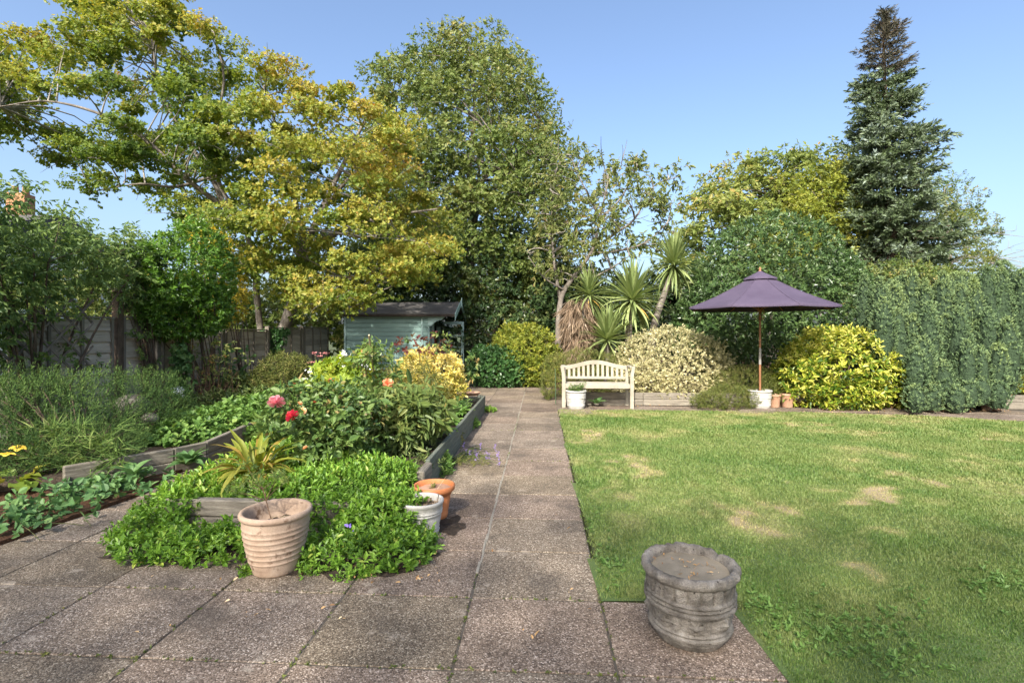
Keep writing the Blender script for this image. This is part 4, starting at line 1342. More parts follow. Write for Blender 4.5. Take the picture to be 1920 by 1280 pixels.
for k in range(8):
    a = k * math.pi / 4
    d = np.array([math.cos(a), math.sin(a), 0])
    pts = [d * (.05 + (RC - .06) * f) + np.array([0, 0, ZT - (ZT - ZR) * f - .045 * math.sin(math.pi * f) - .028]) for f in np.linspace(.03, 1, 8)]
    rb = MB().tube(pts, .010, 4).obj('rib', M['parasol_wood'], o, local=True)
    fmid = .48
    e = d * (.05 + (RC - .06) * fmid) + np.array([0, 0, ZT - (ZT - ZR) * fmid - .085])
    MB().tube([d * .03 + np.array([0, 0, 1.74]), e], .009, 4).obj('strut', M['parasol_wood'], rb, local=True)
MB().lathe([(.0, 1.69), (.045, 1.69), (.05, 1.71), (.05, 1.76), (.03, 1.78), (0, 1.78)], 16).obj('hub', M['parasol_wood'], o, True, local=True)
mb = MB()
for k, (w, l) in enumerate(((.035, .17), (.022, .20), (.045, .12))):
    th = np.linspace(0, 2 * math.pi, 17)
    mb.tube(np.stack([.045 * (1 if k < 2 else .2) + w * np.sin(th), -.035 + 0 * th, 1.62 - l * .5 + l * .5 * np.cos(th) + .1], -1), .006, 5, False)
mb.obj('rope', M['rope'], o, True, local=True)

# ------------------------------------------------------------------ shed
s0 = PV(-5.93, 15.3)
sh = root('garden_shed', s0, -PA, 'blue green painted timber shed with a grey felt roof and glazed door open', 'shed')
LW, DP, EAVE, RIDGE = 2.55, 1.85, 2.06, 2.50
bh = .132
nb = int(EAVE / bh)
def sboard(name, size, loc, mat, rot=(0, 0, 0), par=sh, bev=.006):
    key = (name, tuple(round(q, 3) for q in size), mat.name)
    if key not in _bm:
        V, Fs = box_geo(size, bev); _bm[key] = make_mesh(name, V, Fs, mat)
    return link(name, _bm[key], par, loc, rot)
for i in range(nb + 1):
    z = i * bh + bh / 2
    if z + bh / 2 > EAVE + .09: break
    sboard('cladding_board', (LW, .024, bh - .008), (LW / 2, .0, z), M['shed_board'], (-.05, 0, 0))
    sboard('cladding_board', (.024, DP - .05, bh - .008), (.0, DP / 2 + .01, z), M['shed_board'])
    sboard('cladding_board', (LW, .024, bh - .008), (LW / 2, DP, z), M['shed_board'])
# gable end wall with window and door opening (x = LW)
for i in range(nb + 1):
    z = i * bh + bh / 2
    if z < .80 or z > 1.86:
        sboard('cladding_board', (.024, .62, bh - .008), (LW - .01, .34, z), M['shed_board'])
    else:
        sboard('cladding_board', (.024, .12, bh - .008), (LW - .01, .09, z), M['shed_board'])
        sboard('cladding_board', (.024, .10, bh - .008), (LW - .01, .60, z), M['shed_board'])
    sboard('cladding_board', (.024, .36, bh - .008), (LW - .01, 1.64, z), M['shed_board'])
gz = MB()
gz.add([(LW - .012, 0, EAVE), (LW - .012, DP, EAVE), (LW - .012, DP / 2, RIDGE - .03), (LW - .045, 0, EAVE), (LW - .045, DP, EAVE), (LW - .045, DP / 2, RIDGE - .03)],
       [(0, 1, 2), (5, 4, 3), (0, 3, 4, 1), (1, 4, 5, 2), (2, 5, 3, 0)])
gz.obj('gable', M['shed_board'], sh, local=True)
sboard('corner_trim', (.06, .03, EAVE), (.0, -.026, EAVE / 2), M['shed_trim'])
sboard('corner_trim', (.05, .03, EAVE), (LW - .18, -.029, EAVE / 2), M['shed_trim'])
sboard('corner_trim', (.035, .06, EAVE), (LW + .02, .03, EAVE / 2), M['shed_trim'])
wf = sboard('window', (.03, .46, .04), (LW + .006, .32, 1.86), M['shed_trim'])
for (dy, dz, sy, sz) in ((0, -1.06, .46, .04), (-.21, -.53, .04, 1.02), (.21, -.53, .04, 1.02), (0, -.45, .4, .025), (0, -.53, .025, 1.0)):
    sboard('glazing_bar', (.028, sy, sz), (.001, dy, dz), M['shed_trim'], (0, 0, 0), wf, .003)
sboard('pane', (.004, .40, 1.0), (-.004, 0, -.53), M['glass'], (0, 0, 0), wf, 0)
sboard('floor', (LW - .06, DP - .06, .03), (LW / 2, DP / 2, .06), M['shed_dark'])
sboard('lining', (LW - .08, .01, EAVE - .1), (LW / 2, DP - .03, EAVE / 2 + .02), M['shed_dark'])
sboard('lining', (LW - .08, .01, EAVE - .1), (LW / 2, .03, EAVE / 2 + .02), M['shed_dark'])
sboard('door_post', (.06, .05, 1.92), (LW + .0, .72, .98), M['shed_trim'])
sboard('door_post', (.06, .05, 1.92), (LW + .0, 1.43, .98), M['shed_trim'])
# door leaf, opened outwards so that its face looks at the path
dr = sboard('door', (.09, .04, 1.86), (LW + .075, 1.36, .99), M['shed_trim'], (0, 0, math.radians(-3)))
DWD = .86
for (dx, dz, sx, sz) in ((DWD - .09, 0, .09, 1.86), ((DWD - .09) / 2, .89, DWD - .18, .085), ((DWD - .09) / 2, -.86, DWD - .18, .14), ((DWD - .09) / 2, .02, .035, 1.68)):
    sboard('stile' if sz > 1 else 'rail', (sx, .038, sz), (dx, .001, dz), M['shed_trim'], (0, 0, 0), dr, .004)
for dz in (.47, .09, -.29, -.60):
    sboard('glazing_bar', (DWD - .18, .03, .032), ((DWD - .09) / 2, .002, dz), M['shed_trim'], (0, 0, 0), dr, .003)
sboard('pane', (DWD - .18, .004, 1.66), ((DWD - .09) / 2, .006, .03), M['glass'], (0, 0, 0), dr, 0)
sboard('handle', (.03, .03, .17), (DWD - .09, -.034, -.2), M['iron'], (0, 0, 0), dr, .004)
# bracket carrying the roof overhang
mb = MB()
for y in (-.0,):
    mb.add([(LW, y - .03, EAVE - .02), (LW + .50, y - .03, EAVE - .02), (LW + .44, y - .03, EAVE - .10), (LW + .24, y - .03, EAVE - .16), (LW + .1, y - .03, EAVE - .30), (LW, y - .03, EAVE - .30),
            (LW, y + .01, EAVE - .02), (LW + .50, y + .01, EAVE - .02), (LW + .44, y + .01, EAVE - .10), (LW + .24, y + .01, EAVE - .16), (LW + .1, y + .01, EAVE - .30), (LW, y + .01, EAVE - .30)],
           [(0, 5, 4, 3, 2, 1), (6, 7, 8, 9, 10, 11)] + [(i, (i + 1) % 6, 6 + (i + 1) % 6, 6 + i) for i in range(6)])
mb.obj('bracket', M['shed_trim'], sh, local=True)
# roof: two felt slopes with real thickness
OV = .84
def slope(y0, z0, y1, z1):
    n_ = norm(np.array([0, -(z1 - z0), (y1 - y0)]))
    if n_[2] < 0: n_ = -n_
    V = []
    for x in (-.12, LW + OV):
        for (y, z) in ((y0, z0), (y1, z1)):
            p_ = np.array([x, y, z]); V += [p_, p_ + n_ * .035]
    Fs = [(1, 5, 7, 3), (0, 2, 6, 4), (0, 1, 3, 2), (4, 6, 7, 5), (0, 4, 5, 1), (2, 3, 7, 6)]
    return V, Fs
rf = part('roof', *slope(-.16, EAVE + .03, DP / 2, RIDGE), M['felt'], sh, local=True)
part('roof', *slope(DP + .16, EAVE + .03, DP / 2, RIDGE), M['felt'], sh, local=True)
sboard('fascia', (LW + OV + .1, .02, .07), (LW / 2 + OV / 2 - .06, -.165, EAVE + .012), M['shed_dark'], (0, 0, 0), sh)
# scalloped barge boards
for s_ in (0, 1):
    V, Fs = [], []
    n_ = 40
    for i in range(n_ + 1):
        f = i / n_
        y = (-.18 + (DP / 2 + .18) * f); z = EAVE + .02 + (RIDGE + .03 - EAVE - .02) * f
        low = .13 + .03 * abs(math.sin(f * math.pi * 6)) - .02
        if i in (0,): low = .16
        if s_: y = DP - y
        for x in (LW + OV, LW + OV + .022):
            V += [(x, y, z + .045), (x, y, z - low)]
    for i in range(n_):
        a = 4 * i; b = 4 * i + 4
        Fs += [(a, a + 1, b + 1, b), (a + 3, a + 2, b + 2, b + 3), (a, b, b + 2, a + 2), (a + 1, a + 3, b + 3, b + 1)]
    Fs += [(0, 2, 3, 1), (4 * n_, 4 * n_ + 1, 4 * n_ + 3, 4 * n_ + 2)]
    part('barge_board', V, Fs, M['shed_trim'], sh, local=True)
sboard('ridge_finial', (.03, .05, .30), (LW + OV + .035, DP / 2, RIDGE + .02), M['shed_trim'])
# red coat hanging inside the doorway
mb = MB()
mb.lathe([(.02, .55), (.05, .5), (.12, .38), (.14, .15), (.15, -.2), (.13, -.22), (0, -.2)], 18, (0, 0, 0), lambda r, z, a: (r * (.7 + .5 * noise3(np.stack([np.cos(a) * 3, np.sin(a) * 3, z * 4], -1))), z))
co = mb.obj('red_coat', M['red_cloth'], None, True)
co.location = s0 + rotz(-PA) @ np.array([LW - .12, 1.22, 1.15])
tag(co, 'red cloth hanging in the dark shed doorway', 'cloth')

# canes in the bed
MB().tube([P(712, 790, .22), W(692, 628, 6.0)], .011, 6).obj('bamboo_cane', M['cane'])
tag(bpy.data.objects['bamboo_cane'], 'leaning pale bamboo cane among the roses', 'cane')
MB().tube([W(736, 720, 8.2), W(733, 642, 8.2)], .010, 6).obj('plant_stake', M['green_cane'])
tag(bpy.data.objects['plant_stake'], 'upright green plant stake in front of the shed', 'cane')

# ------------------------------------------------------------------ houses
# white rendered neighbour house, seen through the leaves
nbp = np.array([-23.6, 21.0, 0.0])
h = root('white_house', nbp, .15, 'white rendered house with an orange chimney behind the vine', 'house')
def hbox(name, c, s, mat, par=h, b=.0): return MB().box(c, s, None, b).obj(name, mat, par, local=True)
hbox('wall', (0, 0, 2.7), (9, 7, 5.4), M['render'])
MB().add([(-4.8, -3.9, 5.35), (4.8, -3.9, 5.35), (4.8, 3.9, 5.35), (-4.8, 3.9, 5.35), (-4.8, 0, 6.5), (4.8, 0, 6.5)],
         [(0, 1, 5, 4), (2, 3, 4, 5), (0, 4, 3), (1, 2, 5), (3, 2, 1, 0)]).obj('roof', M['felt'], h, local=True)
ch = hbox('chimney', (2.9, .2, 6.6), (.7, .6, 1.6), M['brick'])
for dx in (-.2, .2):
    MB().lathe([(.1, 0), (.13, .02), (.11, .3), (.13, .32), (.08, .33)], 14, (2.9 + dx, .2, 7.4)).obj('chimney_pot', M['terracotta_pink'], ch, True, local=True)
for x, z in ((-2.4, 1.5), (2.4, 1.5), (-2.4, 4.1), (2.4, 4.1), (0, 4.1)):
    w = hbox('window', (x, -3.5, z), (1.3, .12, 1.2), M['shed_trim'])
    MB().box((x - .3, -3.57, z), (.5, .02, 1.0)).obj('pane', M['glass'], w, local=True)
    MB().box((x + .3, -3.57, z), (.5, .02, 1.0)).obj('pane', M['glass'], w, local=True)
# unseen light-crowned tree, added behind the camera to cast thin shade on the patio
rng = np.random.default_rng(99)
tb = np.array([-4.2, -9.6, 0.0])
o = root('added_shade_tree', tb, 0, 'unseen light crowned tree added behind the patio to thinly shade it', 'tree')
n_ = 4300
d = norm(rng.normal(size=(n_, 3))) * rng.random((n_, 1)) ** .38
pos = np.array([-3.3, -8.9, 7.5]) + d * np.array([9.0, 4.2, 1.8])
foliage('crown', o, M['birch_leaf'], rng, pos, norm(rng.normal(0, .6, (n_, 3)) + [0, 0, .3]), 6, .3, .125, .6, DIAMOND, 1.1, .3, None, .5)
mb = stems_mb(rng, tb, pos[rng.choice(n_, 40, replace=False)], .12, .01, 6, 8)
mb.obj('trunk', M['bark_grey'], o, True)

# ------------------------------------------------------------------ trees
# --- golden maple
rng = np.random.default_rng(101)
mp_poly = [(-170, 130), (-60, 95), (0, 60), (62, 42), (100, 8), (150, -40), (240, -80), (330, -60), (395, 0), (412, 50), (470, 58), (510, 95), (560, 120), (590, 150), (640, 128), (665, 112), (690, 140), (735, 165), (770, 190), (800, 225), (812, 265), (795, 300),
           (800, 345), (830, 385), (868, 425), (872, 460), (850, 495), (815, 530), (800, 562), (750, 580), (712, 592), (660, 600), (640, 640), (600, 640), (560, 615), (500, 590), (450, 560), (430, 580), (365, 530), (335, 450), (290, 415), (260, 395), (225, 385), (160, 385), (90, 350), (40, 300), (-60, 270), (-160, 230)]
mp_holes = [(150, 215, 92, 46), (262, 145, 44, 34), (232, 415, 72, 60), (292, 228, 30, 24), (430, 165, 14, 18), (285, 120, 12, 30), (560, 225, 14, 20), (180, 60, 22, 10), (655, 250, 22, 30), (130, 325, 40, 12), (640, 465, 26, 14)]
def mp_d(x, y):
    return 13.2 + 1.3 * sstep(0, 420, 420 - x) * 0 - .9 * sstep(420, 620, y) + .6 * sstep(300, 0, y)
pads = crown_pads(rng, mp_poly, 13.2, 2.7, 300, .44, mp_holes, mp_d, .75, .25, 26)
base = W(528, 0, 14.4); base[2] = -.02
o = root('maple_tree', base, 0, 'wide spreading maple with layered green leaves turning orange at the top', 'tree')
def wp(l): return [W(*q) for q in l]
T1 = smooth_path([base, W(522, 650, 14.3), W(540, 595, 14.2), W(562, 530, 14.0), W(572, 470, 13.9), W(600, 400, 13.7), W(648, 300, 13.4), W(690, 215, 13.2)], 40)
La = smooth_path(wp([(566, 500, 14.0), (590, 465, 13.7), (640, 432, 13.3), (700, 412, 13.0), (760, 400, 12.8), (820, 392, 12.6)]), 24)
Lb = smooth_path(wp([(570, 490, 13.9), (540, 440, 13.6), (490, 420, 13.3), (430, 395, 13.0), (395, 330, 12.9), (350, 260, 12.9), (300, 170, 13.0), (285, 70, 13.1)]), 40)
Lc = smooth_path(wp([(415, 385, 13.0), (350, 335, 12.4), (270, 260, 12.0), (190, 215, 11.8), (90, 190, 11.6), (0, 200, 11.6)]), 30)
Ld = smooth_path([base + [-.5, .2, 0], W(482, 560, 14.2), W(478, 490, 14.1), W(455, 420, 13.8), W(410, 340, 13.6), W(402, 250, 13.5), W(420, 150, 13.4), W(400, 60, 13.4)], 40)
Le = smooth_path(wp([(572, 470, 13.9), (555, 380, 13.9), (530, 280, 13.8), (500, 180, 13.7), (470, 100, 13.6)]), 26)
Lf = smooth_path(wp([(552, 560, 14.1), (600, 535, 13.7), (650, 520, 13.3), (710, 515, 12.9), (770, 520, 12.6)]), 24)
Lg = smooth_path(wp([(600, 400, 13.7), (650, 340, 13.0), (720, 280, 12.6), (770, 240, 12.4)]), 20)
Lh = smooth_path(wp([(402, 330, 13.6), (330, 350, 13.0), (260, 345, 12.6), (170, 360, 12.2)]), 20)
Li = smooth_path(wp([(640, 432, 13.3), (670, 445, 12.9), (730, 440, 12.6), (790, 455, 12.4)]), 20)
mb = MB()
limbs = []
for l, a, b in ((T1, .20, .035), (La, .10, .02), (Lb, .11, .02), (Lc, .07, .012), (Ld, .10, .02), (Le, .075, .015), (Lf, .06, .014), (Lg, .06, .012), (Lh, .05, .01), (Li, .04, .01)):
    mb.tube(l, np.linspace(a, b, len(l)) * (1 + .06 * np.sin(np.arange(len(l)) * 1.3)), 9); limbs.append(l)
mb.obj('trunk', M['bark_grey'], o, True)
LP = np.concatenate([l[4:] for l in limbs])
mb = MB(); twigs(mb, rng, LP, pads, .024, .007)
sub = pads[rng.integers(0, len(pads), 420)] + rng.normal(0, .35, (420, 3)) * [1, 1, .5]
twigs(mb, rng, np.vstack([LP, pads]), sub, .009, .003, n=4)
mb.obj('branches', M['bark_pale'], o, True)
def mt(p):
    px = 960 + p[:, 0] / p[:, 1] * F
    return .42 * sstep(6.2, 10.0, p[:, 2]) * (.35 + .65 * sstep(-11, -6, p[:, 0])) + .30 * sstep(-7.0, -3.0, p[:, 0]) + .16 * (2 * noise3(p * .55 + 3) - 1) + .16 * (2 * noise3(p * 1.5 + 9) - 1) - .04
cen = np.array([-6.2, 13.2, 5.0])
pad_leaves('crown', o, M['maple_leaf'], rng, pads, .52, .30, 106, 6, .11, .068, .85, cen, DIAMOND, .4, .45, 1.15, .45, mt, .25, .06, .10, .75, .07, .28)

# --- tall tree in the middle
rng = np.random.default_rng(102)
poly = [(690, 130), (735, 95), (790, 75), (830, 48), (868, 28), (910, 50), (950, 62), (985, 88), (1008, 118), (1020, 150), (1058, 168), (1068, 185), (1050, 215), (1055, 250), (1080, 265), (1095, 330), (1090, 420), (1080, 520), (1060, 600), (700, 610), (650, 560), (640, 400), (660, 260)]
pads = crown_pads(rng, poly, 20.0, 3.8, 300, .72, [(828, 145, 8, 14), (905, 290, 16, 10), (880, 340, 14, 18)], None, .6, .25, 24)
base = W(880, 0, 20.0); base[2] = 0
o = root('tall_tree', base, 0, 'tall dense olive green tree rising highest behind the shed', 'tree')
T = smooth_path([base, W(878, 560, 20), W(885, 440, 20), W(880, 320, 20), W(890, 200, 20), W(880, 90, 20)], 30)
mb = MB(); mb.tube(T, np.linspace(.24, .03, len(T)), 9)
Ls = []
for k in range(16):
    i = rng.integers(6, 26); q = pads[rng.integers(len(pads))]
    l = bez(T[i], (T[i] + q) / 2 + [0, 0, .4], q, 9); Ls.append(l); mb.tube(l, np.linspace(.08, .02, 9), 6)
mb.obj('trunk', M['bark_grey'], o, True)
mb = MB(); twigs(mb, rng, np.vstack([T] + Ls), pads, .03, .006); mb.obj('branches', M['bark_grey'], o, True)
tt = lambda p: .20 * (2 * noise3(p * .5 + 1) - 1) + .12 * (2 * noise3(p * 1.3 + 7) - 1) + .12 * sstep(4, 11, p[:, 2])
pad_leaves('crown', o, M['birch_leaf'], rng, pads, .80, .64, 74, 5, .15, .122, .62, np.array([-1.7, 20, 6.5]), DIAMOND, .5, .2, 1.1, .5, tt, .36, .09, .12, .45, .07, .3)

# --- drooping pale-branched tree
rng = np.random.default_rng(103)
poly = [(1010, 300), (1045, 265), (1085, 285), (1130, 300), (1160, 290), (1195, 300), (1230, 320), (1265, 340), (1270, 390), (1262, 430), (1235, 470), (1180, 480), (1130, 500), (1080, 520), (1020, 530), (985, 470), (995, 380)]
pads = crown_pads(rng, poly, 15.6, 1.5, 130, .36, [(1215, 420, 26, 22), (1150, 450, 25, 20)], None, .8)
more = np.array([W(x, y, d) for x, y, d in ((1250, 318, 15.3), (1275, 328, 15.2), (1240, 345, 15.4), (1258, 392, 15.3), (1235, 375, 15.3), (1190, 300, 15.5))])
pads = np.vstack([pads, more])
base = P(1048, 724); base = W(1046, 0, 15.4); base[2] = 0
o = root('drooping_tree', base, 0, 'thin pale branched tree with drooping olive leaves behind the palms', 'tree')
mb = MB(); Ls = []
for l, a, b in (([base, W(1046, 640, 15.4), W(1052, 560, 15.4), W(1075, 520, 15.4), W(1110, 470, 15.5), W(1125, 410, 15.5), W(1140, 340, 15.5)], .11, .02),
                ([W(1052, 570, 15.4), W(1040, 500, 15.4), W(1035, 420, 15.5), W(1040, 330, 15.6), W(1060, 290, 15.6)], .06, .012),
                ([W(1110, 470, 15.5), W(1150, 440, 15.3), W(1190, 410, 15.2), W(1225, 350, 15.2), W(1275, 330, 15.2)], .05, .010),
                ([W(1110, 475, 15.5), W(1160, 470, 15.3), W(1210, 455, 15.1), W(1250, 420, 15.1)], .045, .01),
                ([W(1125, 410, 15.5), W(1100, 360, 15.3), W(1080, 320, 15.2)], .04, .01),
                ([W(1075, 520, 15.4), W(1110, 520, 15.0), W(1150, 500, 14.9), W(1180, 480, 14.8)], .045, .01),
                ([W(1060, 545, 15.4), W(1020, 520, 15.0), W(990, 480, 14.9)], .035, .01),
                ([W(1125, 410, 15.5), W(1165, 370, 15.4), W(1195, 310, 15.4)], .04, .008)):
    s_ = smooth_path(l, 24); Ls.append(s_); mb.tube(s_, np.linspace(a, b, len(s_)), 8)
mb.obj('trunk', M['bark_grey'], o, True)
LP = np.concatenate([l[6:] for l in Ls])
mb = MB(); twigs(mb, rng, LP, pads, .026, .009)
sub = pads[rng.integers(0, len(pads), 200)] + rng.normal(0, .35, (200, 3))
twigs(mb, rng, np.vstack([LP, pads]), sub, .014, .005, sag=.1)
mb.obj('branches', M['bark_pale'], o, True)
pad_leaves('crown', o, M['cherry_leaf'], rng, pads, .33, .31, 12, 7, .10, .125, .33, np.array([2.3, 15.6, 4.5]), LEAF, .3, -.1, .9, .9, None, .38, .14, .14, .3, .1)

# --- broad chestnut beyond the garden, right
rng = np.random.default_rng(104)
poly = [(1262, 455), (1290, 395), (1312, 345), (1345, 328), (1395, 318), (1415, 300), (1470, 288), (1510, 295), (1555, 292), (1590, 300), (1640, 330), (1660, 420), (1640, 560), (1280, 560)]
pads = crown_pads(rng, poly, 24.0, 3.2, 120, .95, (), None, .6)
base = W(1450, 0, 24.0); base[2] = 0
o = root('chestnut_tree', base, 0, 'broad yellowing green tree behind the clipped laurel', 'tree')
T = smooth_path([base, W(1450, 560, 24), W(1455, 450, 24), W(1460, 350, 24)], 16)
mb = MB(); mb.tube(T, np.linspace(.3, .05, len(T)), 9); mb.obj('trunk', M['bark_grey'], o, True)
mb = MB(); twigs(mb, rng, T, pads, .06, .012); mb.obj('branches', M['bark_grey'], o, True)
pad_leaves('crown', o, M['chestnut_leaf'], rng, pads, .95, .62, 66, 5, .12, .19, .5, np.array([12, 24, 4.5]), DIAMOND, .5, .3, 1.2, .5, patchy(.5, .2), .40, .1, .13, .55, .1)
# --- golden green tree in front of it
rng = np.random.default_rng(105)
poly = [(1440, 470), (1450, 400), (1480, 350), (1530, 325), (1580, 305), (1600, 330), (1615, 420), (1610, 500), (1450, 520)]
pads = crown_pads(rng, poly, 21.5, 1.6, 70, .6, (), None, .6)
base = W(1540, 0, 21.5); base[2] = 0
o = root('golden_tree', base, 0, 'smaller bright yellow green tree against the spruce', 'tree')
T = smooth_path([base, W(1540, 520, 21.5), W(1545, 400, 21.5)], 10)
mb = MB(); mb.tube(T, np.linspace(.14, .04, len(T)), 7); mb.obj('trunk', M['bark_grey'], o, True)
mb = MB(); twigs(mb, rng, T, pads, .03, .008); mb.obj('branches', M['bark_grey'], o, True)
pad_leaves('crown', o, M['golden_leaf'], rng, pads, .6, .5, 55, 6, .12, .10, .55, np.array([13, 21.5, 4.5]), DIAMOND, .5, .3, 1.1, .4, patchy(.8, .25), .5, .1, .13, .5, .1)
# --- thin tree right of the spruce
rng = np.random.default_rng(106)
poly = [(1735, 345), (1765, 338), (1800, 345), (1815, 365), (1845, 395), (1860, 430), (1870, 480), (1840, 520), (1740, 530), (1715, 430)]
pads = crown_pads(rng, poly, 23.5, 1.8, 60, .65, [(1860, 465, 20, 20)], None, .8)
base = W(1790, 0, 23.5); base[2] = 0
o = root('thin_tree', base, 0, 'loose thin tree with bare twigs at the edge of view behind the yew', 'tree')
T = smooth_path([base, W(1785, 520, 23.5), W(1775, 420, 23.5), W(1770, 350, 23.5)], 14)
mb = MB(); mb.tube(T, np.linspace(.12, .03, len(T)), 7); mb.obj('trunk', M['bark_pale'], o, True)
mb = MB(); twigs(mb, rng, T[4:], pads, .035, .008)
tips = [W(x, y, 23.2) for x, y in ((1905, 432), (1918, 470), (1895, 495), (1880, 440), (1900, 510), (1875, 500), (1890, 465), (1925, 445), (1915, 500), (1868, 455), (1935, 480), (1945, 500))]
twigs(mb, rng, pads[pads[:, 0] > np.quantile(pads[:, 0], .5)], np.array(tips), .022, .006)
tp2 = np.array(tips)[rng.integers(0, len(tips), 40)] + rng.normal(0, .35, (40, 3)); twigs(mb, rng, np.array(tips), tp2, .008, .004)
mb.obj('branches', M['bark_pale'], o, True)
pad_leaves('crown', o, M['birch_leaf'], rng, pads, .6, .5, 34, 6, .15, .10, .5, np.array([20, 23.5, 4.5]), DIAMOND, .5, .2, 1.1, .4, patchy(.6, .2), .48, .1, .14, .5, .1)

# --- spruce
rng = np.random.default_rng(107)
base = W(1672, 0, 20.0); base[2] = 0
o = root('spruce_tree', base, 0, 'tall narrow blue green spruce towering over the yew', 'tree')
top = W(1660, 22, 20.0)
tr = np.linspace(0, 1, 20)[:, None]
T = base + (top - base) * tr; T[:, 0] += .10 * np.sin(tr[:, 0] * 5)
mb = MB(); mb.tube(T, np.linspace(.26, .015, 20), 8)
def tz(z): return np.array([np.interp(z, T[:, 2], T[:, 0]), np.interp(z, T[:, 2], T[:, 1]), z])
prof_py = [22, 55, 90, 120, 170, 220, 260, 300, 350, 400, 450, 500, 560, 624]
prof_hw = [4, 20, 36, 46, 50, 60, 76, 84, 88, 96, 106, 114, 118, 120]
SP, SX, ST = [], [], []
nb_ = 0
z = 1.9
while z < top[2] - .1:
    py = HZ - (z - CAM_H) * F / 20.0
    hw = .93 * np.interp(py, prof_py, prof_hw) * 20 / F
    nw = 7 if z < 11.3 else 5
    for k in range(nw):
        a = rng.uniform(0, 6.283)
        zz = z + rng.uniform(-.18, .18)
        L = hw * rng.uniform(.62, 1.12) * (1.22 if rng.random() < .12 else 1)
        p0 = tz(min(zz, top[2] - .02))
        d = np.array([math.cos(a), math.sin(a), 0])
        hi = sstep(9, 13.5, zz)
        dz = (-.38 + .75 * hi) * L
        p1 = p0 + d * L * .55 + np.array([0, 0, dz * .75 - .05 * L])
        p2 = p0 + d * L + np.array([0, 0, dz + .20 * L])
        c = bez(p0, p1, p2, 7)
        mb.tube(c, np.linspace(.03 if z < 11 else .02, .008, 7), 4, False)
        ns = max(6, int(L * 19))
        f = rng.uniform(.06, 1.0, ns) ** .8
        pts = np.stack([np.interp(f, np.linspace(0, 1, 7), c[:, m_]) for m_ in range(3)], -1)
        side = np.cross(d, [0, 0, 1.0])
        sd = rng.choice([-1, 1], ns)[:, None]
        off = side * sd * (rng.uniform(.02, .34, ns) * min(1, L))[:, None] * (1.15 - f)[:, None]
        SP.append(pts + off + [0, 0, 0]); 
        SX.append(norm(d * .8 + side * sd * .55 + np.array([0, 0, .12]) + rng.normal(0, .25, (ns, 3))))
        ST.append(np.full(ns, hi))
    z += .20 if z < 11 else .16
SP, SX, ST = np.concatenate(SP), np.concatenate(SX), np.concatenate(ST)
# hanging and leading shoots
lead = np.array([top + [rng.normal(0, .05 + .0), rng.normal(0, .05), rng.uniform(-1.1, -.12)] for _ in range(60)])
SPa = np.vstack([SP, lead]); SAa = np.vstack([SX, norm(rng.normal(0, .3, (60, 3)) + [0, 0, 1])]); STa = np.concatenate([ST, np.ones(60)])
mb.obj('trunk', M['bark_brown'], o, True)
lo_ = STa < .6
foliage('crown', o, M['spruce_needle'], rng, SPa[lo_], SAa[lo_], 10, .30, .145, .34, NEEDLE, .8, .18, patchy(1.1, .2), .46, .16, .14)
foliage('crown_top', o, M['spruce_top'], rng, SPa[~lo_], SAa[~lo_], 13, .26, .10, .28, NEEDLE, .75, .0, patchy(1.5, .2), .45, .15, .14)
# --- feathery conifer edge right of the spruce foot
# ------------------------------------------------------------------ clipped and wild evergreens
shrub('laurel_bush', 'huge rounded dark green laurel behind the purple parasol', 'bush',
      [E(1450, 535, 13.6, 138, 124, 1.6), E(1395, 590, 13.4, 100, 115, 1.5), E(1520, 580, 13.4, 92, 118, 1.5), E(1460, 660, 13.4, 140, 85, 1.4), E(1340, 620, 13.6, 70, 90, 1.2)],
      M['laurel_leaf'], 7200, 7, .12, .092, .46, W(1440, 700, 13.6) * [1, 1, 0], seed=201, tpl=DIAMOND, upaxis=.6, amp=.06, freq=1.8, inner=.25, ts=.16, tint_fn=patchy(1.2, .12))
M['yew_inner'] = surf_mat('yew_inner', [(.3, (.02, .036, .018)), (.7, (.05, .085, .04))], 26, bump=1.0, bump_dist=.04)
# yew of many upright plumes
rng = np.random.default_rng(202)
c0 = P(1770, 772); c0[1] += .6
o = root('yew_bush', c0, 0, 'broad blue green yew of many upright columns beside the lawn', 'bush')
ells = []
def column(x, h0, h1, d, hw): ells.append((W(x, (h0 + h1) / 2, d), np.array([hw * d / F, hw * d / F * .95, (h1 - h0) / 2 * d / F])))
for k in range(11):                          # tall columns of the back row
    x = 1622 + k * 29 + rng.uniform(-6, 6)
    h0 = rng.uniform(498, 535)
    column(x, h0, h0 + rng.uniform(150, 240), rng.uniform(10.7, 11.2), rng.uniform(19, 25))
for k in range(9):                           # middle row
    x = 1660 + k * 28 + rng.uniform(-7, 7)
    h0 = rng.uniform(545, 610)
    column(x, h0, min(h0 + rng.uniform(120, 180), 740 - max(0, 1705 - x) * 1.3), rng.uniform(10.3, 10.6), rng.uniform(17, 23))
for k in range(7):                           # front row, shorter and pointed
    x = 1708 + k * 27 + rng.uniform(-7, 7)
    h0 = rng.uniform(620, 680)
    column(x, h0, min(h0 + rng.uniform(80, 120), 758), rng.uniform(9.95, 10.15), rng.uniform(15, 20))
for k in range(7):                           # rounded skirts at the foot
    x = 1718 + k * 25 + rng.uniform(-5, 5)
    ells.append(E(x, rng.uniform(728, 748), rng.uniform(9.8, 10.0), 19, 26, .2))
for (x, y, rx, ry) in ((1690, 600, 70, 80), (1800, 620, 85, 110), (1880, 600, 45, 110)):
    ells.append(E(x, y, 11.5, rx, ry, .6))
cs = np.array([e[0] for e in ells]); rr = np.array([e[1] for e in ells])
n = 22500
w = rr[:, 0] * rr[:, 2]; ix = rng.choice(len(ells), n, p=w / w.sum())
d = norm(rng.normal(size=(n, 3)))
zz = rng.uniform(-1, 1, n); aa = rng.uniform(0, 6.283, n)
